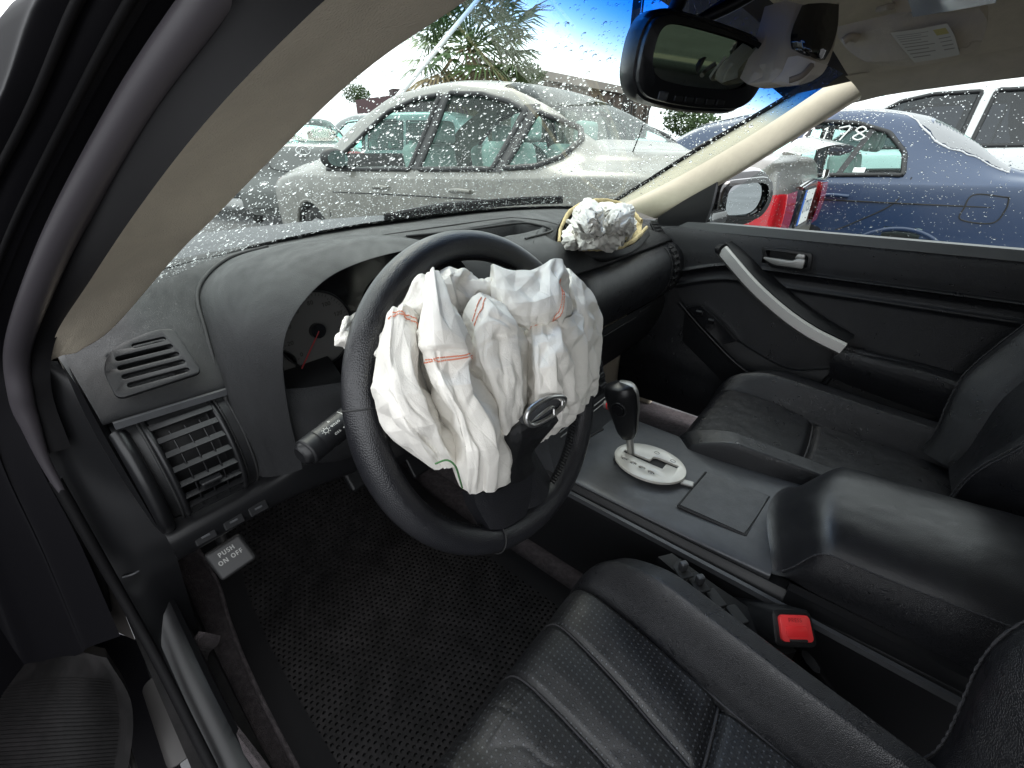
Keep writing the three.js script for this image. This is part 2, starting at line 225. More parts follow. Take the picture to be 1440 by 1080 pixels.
{ // lower hinge pillar, check strap, and the lower inner edge of the opened door
  const h = thing('door_check_strap', 'grease-stained metal door check strap and hinge bolts below the dashboard end', 'door hinge');
  const b = [-.7619, .5927, -.4077];
  part(h, 'strap', tube([add3(b, [.012, .012, -.02]), b, add3(b, [-.03, -.02, .015])], .008, { n: 12, m: 8, flat: .5 }), M.satin);
  part(h, 'bracket', rbox(.04, .03, .008, .003, add3(b, [.012, .008, -.014]), [.2, .5, .4]), M.satin);
  for (const [dx, dy] of [[.022, .012], [.0, -.004]]) part(h, 'bolt', cyl(.0065, .006, .008, add3(b, [dx, dy, -.004]), [-.4, .3, .8], 6), M.metal);
  const hp = thing('hinge_pillar', 'bare dusty hinge pillar panel behind the door seal', 'car pillar');
  part(hp, 'panel', shell([[[-.7884, .775, -.6274], [-.7321, .7586, -.5103], [-.7272, .6615, -.4234]], [[-.8367, .6191, -.6263], [-.778, .6033, -.4892], [-.7396, .5562, -.3859]], [[-.8835, .4262, -.5926], [-.8024, .435, -.4668], [-.7526, .445, -.3443]]], 20, 20, [0, 0, -.02], (p, u, v) => add3(p, [0, 0, .006 * fbm(u * 5, v * 5, 2)])), mat(lin(.03, .026, .024), .7));
  part(hp, 'cavity_edge', tube([[-.7518, .7495, -.4998], [-.7402, .7119, -.4634], [-.7473, .6438, -.4328], [-.7448, .5737, -.389], [-.7632, .4921, -.3786]], .006, { n: 20 }), M.rubber);
  for (const q of [[-.724, .8365, -.3882], [-.7288, .7561, -.3801]]) part(hp, 'clip', rbox(.012, .01, .006, .002, q, [.3, .4, .6]), M.metal);
  const d = thing('driver_door', 'inner lower edge of the opened black driver door with ribbed speaker cover', 'car door');
  const o = [-.871, .3647, -.3843];
  part(d, 'door_panel', shell([[[-.79, .92, -.53], [-1.13, .93, -.17], [-1.49, .94, .22]], [[-.78, .75, -.50], [-1.11, .75, -.15], [-1.46, .76, .24]], [[-.78, .55, -.49], [-1.11, .55, -.15], [-1.45, .56, .24]], [[-.785, .38, -.48], [-1.11, .38, -.15], [-1.44, .38, .24]], [[-.80, .24, -.48], [-1.12, .24, -.16], [-1.42, .24, .22]]], 24, 20, [-.05, 0, -.05]), M.jamb);
  part(d, 'window_frame', tube([[-.82, .92, -.55], [-.92, 1.1, -.44], [-1.05, 1.25, -.30], [-1.22, 1.33, -.12], [-1.40, 1.32, .1], [-1.46, 1.1, .2], [-1.5, .93, .22]], .022, { n: 50, m: 8 }), M.jamb);
  const sp = part(d, 'speaker_cover', shell([[[-.8698, .4541, -.422], [-.8179, .4718, -.3742], [-.7847, .4526, -.336]], [[-.9273, .4427, -.4107], [-.8404, .4509, -.313], [-.7843, .4056, -.2786]], [[-.9415, .4121, -.3313], [-.8698, .4069, -.2585], [-.8134, .3641, -.2258]], [[-.9558, .3791, -.2856], [-.8889, .3865, -.2112], [-.8501, .3385, -.1953]]], 24, 24, [0, -.01, -.03]), M.mat);
  for (let k = 0; k < 30; k++) { part(d, 'speaker_rib', tube([0, .25, .5, .75, 1].map(u => add3(netAt([[[-.8698, .4541, -.422], [-.8179, .4718, -.3742], [-.7847, .4526, -.336]], [[-.9273, .4427, -.4107], [-.8404, .4509, -.313], [-.7843, .4056, -.2786]], [[-.9415, .4121, -.3313], [-.8698, .4069, -.2585], [-.8134, .3641, -.2258]], [[-.9558, .3791, -.2856], [-.8889, .3865, -.2112], [-.8501, .3385, -.1953]]], .1 + .8 * u, .18 + k * .019), [0, .0005, .0012])), .0006, { n: 14, m: 5 }), M.mat); }
  part(d, 'shade_sheet', shell([[[-.8396, .3885, -.5793], [-.757, .365, -.4247]], [[-.8886, .2591, -.4948], [-.7737, .2935, -.3319]], [[-.9153, .195, -.4025], [-.7862, .2343, -.2265]], [[-.9298, .1627, -.322], [-.7886, .2059, -.1347]]], 8, 20, [0, -.02, 0]), M.jamb);  // added black sheet, stands in for the shaded ground under the door
  part(d, 'door_edge_strip', tube([[-.8122, .3374, -.2907], [-.8112, .3472, -.2267], [-.8143, .3409, -.1719]], .0035, { n: 8 }), M.kick, 'pale seal edge');
}
{ // kick panel closing the gap between door seal and dashboard end
  const k = thing('footwell_side_trim', 'black plastic side trim between the door seal and the dashboard end', 'car trim');
  part(k, 'trim_panel', patch([[[-.6998, .8915, -.3518], [-.6911, .884, -.3492], [-.6787, .8766, -.353]], [[-.7168, .842, -.3593], [-.6943, .835, -.3512], [-.665, .7994, -.3305]], [[-.7279, .76, -.3645], [-.6987, .7356, -.3445], [-.6643, .6945, -.3131]], [[-.7314, .6469, -.3453], [-.7018, .6326, -.3243], [-.6659, .6085, -.3054]], [[-.7345, .538, -.329], [-.7068, .5152, -.3299], [-.6759, .475, -.3479]], [[-.7359, .4481, -.2735], [-.7145, .4159, -.2917], [-.6901, .3799, -.321]]], 24, 50), M.plasticSmooth);
  part(k, 'trim_joint', tube([[-.7276, .5696, -.333], [-.7145, .568, -.33], [-.6982, .5677, -.3368]], .0016, { n: 8, m: 5 }), M.ash);
}
// passenger-side windscreen pillar and mirror triangle
const rows3 = (a, b, c) => a.map((p, i) => [p, b[i], c[i]]);
{
  const p = thing('passenger_windscreen_pillar', 'beige windscreen pillar trim beside the torn passenger airbag, tinted blue near the roof', 'car pillar');
  const up = [[.7273, .9411, -.3952], [.7323, 1.0011, -.2973], [.7501, 1.0996, -.1453], [.7485, 1.1879, .0098], [.734, 1.2426, .1064], [.7225, 1.2752, .1629], [.7129, 1.3233, .2265]];
  const lo = [[.6892, .9162, -.234], [.675, .9543, -.1676], [.6864, 1.0223, -.0598], [.6683, 1.1008, .0568], [.6603, 1.1672, .1515], [.6529, 1.2142, .2186], [.6508, 1.26, .2932]];
  const mid = up.map((a, i) => add3(mix3(a, lo[i], .45), [-.022, .006, .012]));
  part(p, 'pillar_trim', patch(up.map((a, i) => [add3(a, [.01, 0, -.02]), a, mid[i], lo[i], add3(lo[i], [.03, -.004, .004])]), 24, 60), mat(lin(1, 1, 1), .75, { map: wearMap([.66, .635, .56], .05, .2, 13), bumpMap: grainBump, bumpScale: .0001 }));
  part(p, 'glass_edge_seal', tube(up.map(a => add3(a, [.004, .003, -.012])), .006, { n: 50, m: 6 }), M.rubber);
}
{ // headliner, roof rails, header: one lining
  const rail = [[.654, 1.2169, .2177], [.6605, 1.2335, .2915], [.6674, 1.2437, .3623], [.677, 1.2547, .4357]];
  structure('headliner', [
    patch([[[-.5, 1.245, .14], [-.25, 1.285, .10], [0, 1.295, .09], [.22, 1.285, .11], [.40, 1.27, .15], [.535, 1.225, .19]],
      [[-.52, 1.27, .26], [-.25, 1.325, .24], [0, 1.335, .235], [.22, 1.325, .245], [.42, 1.29, .27], [.555, 1.235, .30]],
      [[-.535, 1.30, .6], [-.25, 1.375, .6], [0, 1.385, .6], [.22, 1.375, .6], [.44, 1.34, .6], [.57, 1.265, .6]],
      [[-.535, 1.30, 1.1], [-.25, 1.37, 1.1], [0, 1.38, 1.1], [.22, 1.37, 1.1], [.44, 1.34, 1.1], [.57, 1.265, 1.1]],
      [[-.52, 1.24, 1.55], [-.25, 1.29, 1.6], [0, 1.3, 1.62], [.22, 1.29, 1.6], [.44, 1.26, 1.58], [.55, 1.22, 1.55]]], 50, 60),
    patch([[[.525, 1.225, .185], [.57, 1.213, .20], [.60, 1.195, .215], [.61, 1.185, .20]], [[.55, 1.237, .29], [.575, 1.23, .30], [.597, 1.212, .31], [.61, 1.20, .30]], [[.57, 1.266, .6], [.585, 1.255, .6], [.597, 1.228, .6], [.61, 1.215, .6]], [[.57, 1.266, 1.1], [.585, 1.25, 1.1], [.597, 1.225, 1.1], [.61, 1.21, 1.1]], [[.55, 1.22, 1.55], [.57, 1.2, 1.55], [.59, 1.17, 1.55], [.61, 1.16, 1.55]]], 12, 40),
    patch([[[-.5, 1.245, .13], [-.53, 1.235, .14], [-.56, 1.215, .15]], [[-.535, 1.30, .6], [-.57, 1.28, .6], [-.6, 1.24, .6]], [[-.535, 1.30, 1.1], [-.57, 1.28, 1.1], [-.6, 1.24, 1.1]], [[-.52, 1.24, 1.55], [-.57, 1.22, 1.55], [-.6, 1.18, 1.55]]], 8, 30)], M.liner);
  structure('roof', shell([[[-.62, 1.23, .02], [-.3, 1.30, -.03], [0, 1.312, -.04], [.3, 1.30, -.03], [.63, 1.22, .06]], [[-.64, 1.30, .5], [-.3, 1.42, .5], [0, 1.43, .5], [.3, 1.42, .5], [.65, 1.28, .5]], [[-.64, 1.30, 1.1], [-.3, 1.42, 1.1], [0, 1.43, 1.1], [.3, 1.42, 1.1], [.65, 1.28, 1.1]], [[-.62, 1.24, 1.6], [-.3, 1.32, 1.66], [0, 1.33, 1.68], [.3, 1.32, 1.66], [.62, 1.24, 1.6]]], 24, 24, [0, -.012, 0]), M.jamb);
  structure('door_frame', [tube([[.65, 1.235, .24], [.632, 1.237, .3], [.624, 1.24, .4], [.62, 1.24, .6], [.617, 1.24, .8]], .007, { n: 60, m: 6 }), rbox(.05, .42, .08, .02, [.645, 1.06, .86])], M.rubber);
  // closed body aft of the front seats, seen only in the mirror
  structure('rear_cabin', [rbox(.05, .7, 1.5, .02, [.72, .56, 1.5]), rbox(.03, .62, .75, .01, [.715, .57, -.52]), rbox(.03, .62, .42, .01, [-.705, .57, -.66]), rbox(.06, .55, .3, .02, [-.68, 1.0, 1.75]), rbox(.06, .55, .3, .02, [.68, 1.0, 1.75]), rbox(1.3, .45, .12, .03, [0, .72, 1.75], [-.25, 0, 0]), rbox(1.3, .04, .4, .01, [0, .93, 1.95])], M.beige);
  const rs = thing('rear_bench', 'black leather rear bench behind the front seats', 'car seat');
  part(rs, 'head_restraint', rbox(.26, .16, .1, .05, [.36, 1.02, 1.72]), M.leather);
  structure('rear_window', shell([[[-.55, .95, 2.1], [0, .95, 2.15], [.55, .95, 2.1]], [[-.5, 1.26, 1.62], [0, 1.31, 1.66], [.5, 1.26, 1.62]]], 10, 8, [0, -.004, 0]), mat(lin(.3, .34, .3), .05, { transmission: .95, thickness: 0 }), 'dark tinted rear window');
  part(rs, 'cushion', rbox(1.24, .2, .5, .06, [0, .42, 1.35]), M.leather); part(rs, 'backrest', rbox(1.24, .58, .16, .07, [0, .72, 1.64], [-.3, 0, 0]), M.leather);
}
// ---------------------------------------------------------------- windscreen with a blue sun band, wiper, rain
const glassNet = [[[-.60, .90, -.44], [-.42, .92, -.54], [-.2, .928, -.60], [.05, .93, -.62], [.3, .93, -.60], [.52, .925, -.53], [.70, .92, -.40]],
  [[-.575, 1.02, -.23], [-.41, 1.045, -.32], [-.2, 1.062, -.37], [.05, 1.068, -.39], [.3, 1.062, -.37], [.5, 1.045, -.31], [.665, 1.02, -.19]],
  [[-.55, 1.13, -.04], [-.39, 1.165, -.11], [-.2, 1.185, -.15], [.05, 1.192, -.165], [.28, 1.185, -.15], [.47, 1.165, -.095], [.625, 1.13, .01]],
  [[-.52, 1.235, .13], [-.37, 1.275, .075], [-.2, 1.298, .05], [.05, 1.305, .04], [.26, 1.298, .05], [.43, 1.275, .085], [.575, 1.235, .175]]];
{
  const w = thing('windscreen', 'rain-spotted windscreen with a blue sun band along its upper edge', 'windscreen');
  const band = dataTex(256, (u, v) => { const t = smooth(.70, .93, v); return [lerp(.865, .02, t), lerp(.895, .32, t), lerp(.88, .74, t)]; }, { srgb: true });
  band.wrapS = band.wrapT = THREE.ClampToEdgeWrapping;
  const g = patch(glassNet, 60, 60); const uv = g.attributes.uv; for (let j = 0; j <= 60; j++) for (let i = 0; i <= 60; i++) uv.setXY(j * 61 + i, i / 60, j / 60);
  part(w, 'glass_pane', g, mat(0xffffff, 0, { map: band, transmission: 1, thickness: 0, ior: 1.5, specularIntensity: .6 }));
  part(w, 'black_border', [patch([glassNet[0].map(p => add3(p, [0, -.005, 0.0])), glassNet[0].map(p => add3(p, [0, .018, .03]))], 50, 4, p => add3(p, [0, .003, -.003]))], M.gloss, 'black printed border at the dashboard');
}
const water = mat(0xffffff, 0, { transmission: 1, thickness: .002, ior: 1.33 });
const dropGeo = (() => { const g = new THREE.SphereGeometry(1, 12, 6, 0, Math.PI * 2, 0, Math.PI / 2); const b = new THREE.CircleGeometry(1, 12); b.rotateX(Math.PI / 2); const j = mergeGeometries([g.toNonIndexed(), b.toNonIndexed()]); return j; })();
function rain(name, label, net, n, size, skip) { // drops standing on the outer face of a pane
  const m = new THREE.InstancedMesh(dropGeo, water, n), q = new THREE.Quaternion(), mm = new THREE.Matrix4(), Y = new THREE.Vector3(0, 1, 0); let k = 0, guard = 0;
  while (k < n && guard++ < n * 6) {
    const u = rand(), v = rand(); if (skip && skip(u, v)) continue;
    const p = V(netAt(net, u, v)), du = V(netAt(net, Math.min(1, u + .01), v)).sub(V(netAt(net, Math.max(0, u - .01), v))), dv = V(netAt(net, u, Math.min(1, v + .01))).sub(V(netAt(net, u, Math.max(0, v - .01))));
    const nn = new THREE.Vector3().crossVectors(du, dv).normalize(); if (nn.y < 0 && name !== 'x') nn.negate(); if (net.out && nn.dot(net.out) < 0) nn.negate();
    const r = size(u, v); q.setFromUnitVectors(Y, nn); const tw = new THREE.Quaternion().setFromAxisAngle(Y, rand() * 6.28);
    mm.compose(p.addScaledVector(nn, .0012), q.clone().multiply(tw), new THREE.Vector3(r * rr(.8, 1.25), r * rr(.4, .62), r * rr(.8, 1.15))); m.setMatrixAt(k++, mm);
  }
  m.count = k; m.name = name; m.userData = { label, category: 'rain drops', kind: 'stuff' }; scene.add(m); return m;
}
reseed(77);
rain('rain_drops', 'clear rain drops standing on the windscreen', glassNet, 12500, (u, v) => { const big = rand(); const lowBias = 1 - v; return (big > .985 ? rr(.0034, .0048) : big > .93 ? rr(.0021, .0034) : rr(.0005, .0018)) * (.75 + .35 * (1 - lowBias)); }, (u, v) => rand() > (.35 + .65 * (1 - v) * (1 - v)));
{ // hood, cowl and wiper of this car
  structure('car_hood', shell([[[-.72, .86, -.55], [-.4, .905, -.66], [0, .915, -.70], [.4, .905, -.66], [.74, .87, -.50]], [[-.76, .85, -.9], [-.4, .90, -.95], [0, .91, -.97], [.4, .90, -.95], [.78, .86, -.85]], [[-.74, .8, -1.4], [-.4, .85, -1.4], [0, .86, -1.4], [.4, .85, -1.4], [.76, .8, -1.4]], [[-.62, .68, -1.9], [-.4, .72, -2.0], [0, .73, -2.05], [.4, .72, -2.0], [.62, .68, -1.9]]], 30, 30, [0, -.02, 0]), mat(lin(.012, .014, .02), .42, { specularIntensity: .6 }), 'wet black hood');
  const w = thing('windscreen_wiper', 'black wiper blade resting along the foot of the windscreen', 'wiper');
  const path = [[.0, .945, -.655], [.15, .95, -.655], [.35, .955, -.64], [.5, .957, -.60], [.62, .957, -.53]];
  part(w, 'blade', sweep([[-.008, -.012], [-.006, .008], [0, .012], [.006, .008], [.008, -.012]], path, { n: 40 }), M.rubber);
  part(w, 'wiper_arm', tube([[.05, .953, -.665], [.25, .963, -.66], [.5, .95, -.64]], .007, { n: 20, m: 6 }), M.plastic);
  structure('cowl', shell([[[-.66, .885, -.47], [-.4, .905, -.57], [0, .915, -.64], [.4, .905, -.57], [.72, .885, -.42]], [[-.68, .875, -.56], [-.4, .895, -.67], [0, .905, -.71], [.4, .895, -.67], [.75, .875, -.52]]], 30, 6, [0, -.02, 0]), M.plastic);
}
// ---------------------------------------------------------------- dashboard
const dash = thing('dashboard', 'charcoal grained dashboard with a torn-open passenger airbag hatch', 'dashboard');
const dashCols = [
  [-.672, [.9, -.44], [.885, -.385], [.855, -.315], [.824, -.272]], [-.60, [.93, -.49], [.915, -.41], [.866, -.325], [.821, -.272]], [-.52, [.935, -.53], [.928, -.44], [.875, -.345], [.816, -.275]],
  [-.42, [.938, -.56], [.935, -.47], [.89, -.38], [.80, -.30]], [-.25, [.94, -.59], [.94, -.47], [.92, -.37], [.80, -.30]], [-.1, [.94, -.605], [.94, -.45], [.925, -.30], [.84, -.21]],
  [.08, [.94, -.61], [.938, -.43], [.912, -.235], [.862, -.155]], [.25, [.94, -.60], [.938, -.42], [.912, -.225], [.865, -.148]], [.42, [.94, -.575], [.935, -.39], [.905, -.215], [.866, -.148]],
  [.56, [.938, -.53], [.928, -.36], [.9, -.205], [.866, -.148]], [.655, [.93, -.45], [.91, -.30], [.885, -.19], [.862, -.152]], [.70, [.92, -.41], [.895, -.27], [.87, -.18], [.85, -.155]]];
const dashNet = [1, 2, 3, 4].map(r => dashCols.map(c => [c[0], c[r][0], c[r][1]]));
dashNet.push(dashCols.map(c => [c[0], c[4][0] - .016, c[4][1] - .03]));
const box01 = (x, a, b, s) => smooth(a, a + s, x) * (1 - smooth(b - s, b, x));
part(dash, 'upper_pad', plainUV(patch(dashNet, 240, 120, (p, u, v) => {
  const [x, y, z] = p;
  let dy = -.075 * (1 - smooth(.8, 1.05, Math.hypot((x - .345) / .175, (z + .245) / .085)));       // airbag shaft
  dy -= .052 * box01(x, -.13, .235, .012) * box01(z, -.415, -.318, .014) * (v < .7 ? 1 : 0);          // storage pocket
  dy += .010 * smooth(.2, .0, Math.hypot((x - .19) / .16, (z + .25) / .18)) * (1 - smooth(.8, 1.05, Math.hypot((x - .345) / .175, (z + .245) / .085)) < .5 ? 1 : 1) * 0;
  dy += .0025 * fbm(x * 6, z * 6, 3);
  const vent = box01(x, -.638, -.577, .006) * box01(y, .840, .874, .005) * (v > .3 ? 1 : 0);         // shaft behind the demister slots
  return [x, y + dy - .02 * vent, z - .03 * vent];
}), 240, 120, 1.4, .5), M.dash);
const onDash = (x, z, lift = 0) => { // point on the pad
  let best = 9, r = null; for (let k = 0; k <= 60; k++) { const p = netAt(dashNet.slice(0, 4), clamp((x + .672) / 1.372), k / 60); const e = Math.abs(p[2] - z); if (e < best) { best = e; r = p; } } return [x, r[1] + lift, z];
};
const dashX = u => u;
function padPoint(x, v, lift = 0) { let lo = 0, hi = 1; for (let k = 0; k < 30; k++) { const m = (lo + hi) / 2; if (netAt(dashNet, m, v)[0] < x) lo = m; else hi = m; } const p = netAt(dashNet, lo, v); return [p[0], p[1] + lift, p[2] + lift]; }
for (const path of [
  [padPoint(-.2, .26), padPoint(-.1, .235), padPoint(.02, .215), padPoint(.15, .21), padPoint(.25, .215)], [padPoint(.25, .215), padPoint(.29, .3), padPoint(.285, .42), padPoint(.25, .52), padPoint(.2, .57)], [padPoint(-.2, .26), padPoint(-.16, .34), padPoint(-.1, .45)]])
  part(dash, 'panel_gap', tube(path.map(p => add3(p, [0, .0008, 0])), .0018, { n: 30, m: 6 }), M.dark, 'gap round the centre storage lid');
part(dash, 'pocket_rim', tube([padPoint(-.12, .31), padPoint(.02, .30), padPoint(.2, .30), padPoint(.235, .34), padPoint(.22, .41), padPoint(.1, .43)].map(p => add3(p, [0, .001, 0])), .003, { n: 40, m: 6 }), M.dash);
// defroster slot
part(dash, 'defroster_slot', sweep([[-.01, -.001], [-.01, .0016], [.01, .0016], [.01, -.001]], [padPoint(-.56, .09), padPoint(-.48, .10), padPoint(-.4, .1)], { n: 12 }), M.dark);
// upper side vent
{
  const vm = frame([-.6056, .8624, -.2938], [1, -.02, .05], [.0, 1, -1.05]);
  const outer = roundPoly([[-.043, -.031], [.04, -.026], [.034, .040], [.016, .043], [-.028, .032], [-.043, .008]], [.008, .008, .006, .01, .018, .012]);
  const slots = [[-.0195, -.032, .031], [-.0075, -.033, .031], [.0045, -.033, .029], [.0165, -.031, .027], [.0285, -.012, .024]];
  for (const [y, x0, x1] of slots) { const h = new THREE.Path(); const r = .0042; h.absarc(x0 + r, y, r, Math.PI / 2, Math.PI * 1.5); h.absarc(x1 - r, y + .001, r, -Math.PI / 2, Math.PI / 2); h.closePath(); outer.holes.push(h); }
  part(dash, 'demister_vent', plate(outer, .004, .0012, vm), M.plastic, 'slotted demister vent below the pillar');
}
// satin strip under the pad
part(dash, 'trim_strip', sweep([[-.002, -.004], [-.002, .004], [.004, .004], [.004, -.004]], [[-.664, .8165, -.268], [-.61, .8145, -.268], [-.545, .812, -.268]], { n: 10 }), M.ash);
// rolled lower sections: driver side with air vent, passenger side
const rollSec = [[.81, -.30], [.805, -.275], [.785, -.252], [.755, -.238], [.72, -.234], [.69, -.242], [.665, -.262], [.655, -.29]];
const rollAt = (x, t, k = 0) => { const [y, z] = crAt(rollSec, t); return [x, y, z + k]; };
part(dash, 'driver_roll', plainUV(patch(rollSec.map(([y, z]) => [-.668, -.62, -.57, -.52, -.46, -.40].map(x => [x, y, z + (x < -.66 ? -.012 : 0)])), 200, 100, (p, u, v) => add3(p, [0, 0, -.04 * box01(p[0], -.640, -.570, .004) * box01(v, .19, .86, .02)])), 200, 100, .27, .24), M.plastic);
part(dash, 'roll_end_rib', tube(rollSec.slice(1).map(([y, z]) => [-.664, y - .002, z + .002]), .0085, { n: 30, m: 10 }), M.plasticSmooth, 'raised rib at the dashboard end');
for (const x of [-.645, -.565, -.553]) part(dash, 'roll_groove', tube(rollSec.slice(0, 7).map(([y, z]) => [x, y, z + .0008]), .0016, { n: 30, m: 6 }), M.dark);
part(dash, 'end_cap', shell([[[-.674, .88, -.40], [-.676, .88, -.36], [-.674, .85, -.31]], [[-.676, .82, -.42], [-.68, .81, -.34], [-.675, .80, -.272]], [[-.676, .74, -.44], [-.68, .74, -.34], [-.674, .74, -.25]], [[-.674, .62, -.46], [-.676, .63, -.36], [-.672, .655, -.27]]], 16, 16, [.006, 0, -.01]), M.plasticSmooth);
{
  const fr = part(dash, 'air_vent', tube([.08, .3, .5, .7, .9].map(t => rollAt(-.64, t, .003)), .004, { n: 24, m: 8 }), M.plasticSmooth, 'adjustable driver air vent');
  part(fr, 'vent_side', tube([.08, .3, .5, .7, .9].map(t => rollAt(-.57, t, .003)), .004, { n: 24, m: 8 }), M.plasticSmooth);
  for (let k = 0; k <= 8; k++) { const t = lerp(.2, .86, k / 8); const a = rollAt(-.638, t, .004), b = rollAt(-.572, t, .004); part(fr, 'louvre', sweep([[-.006, -.0009], [-.006, .0009], [.0015, .0013], [.0015, -.0013]], [a, mix3(a, b, .5), b], { n: 4, up: [0, .8, .6] }), M.plasticSmooth); }
  for (const x of [-.622, -.606, -.59]) part(fr, 'cross_vane', tube([.24, .4, .6, .8].map(t => rollAt(x, t, .0025)), .0011, { n: 16, m: 6 }), M.plasticSmooth);
  part(fr, 'vent_tab', rbox(.024, .005, .012, .002, rollAt(-.607, .555, .008)), M.plastic);
  part(fr, 'thumb_wheel', [...Array(12)].map((_, k) => rbox(.0015, .006, .007, .0007, add3(rollAt(-.622 + k * .0027, .1, .002), [0, 0, 0]))), M.plastic, 'ridged vent thumb wheel');
}
// lower switch panel
{
  const lp = part(dash, 'lower_panel', patch([[[-.67, .668, -.262], [-.55, .672, -.262], [-.48, .68, -.25], [-.38, .66, -.245], [-.2, .66, -.245]], [[-.67, .652, -.24], [-.55, .655, -.243], [-.48, .66, -.24], [-.38, .64, -.238], [-.2, .64, -.238]], [[-.67, .615, -.25], [-.55, .618, -.25], [-.48, .615, -.245], [-.38, .6, -.245], [-.2, .6, -.245]], [[-.67, .59, -.30], [-.55, .59, -.30], [-.48, .585, -.30], [-.38, .57, -.3], [-.2, .57, -.3]]], 40, 20), M.plasticSmooth);
  for (const x of [-.635, -.60, -.567]) { const s = part(dash, 'switch', rbox(.026, .018, .006, .002, [x, .636, -.243], [-.25, 0, 0]), M.plastic, 'small rocker switch'); part(s, 'switch_mark', rbox(.01, .003, .001, .0004, [x, .6375, -.2394], [-.25, 0, 0]), M.ash); }
  void lp;
}
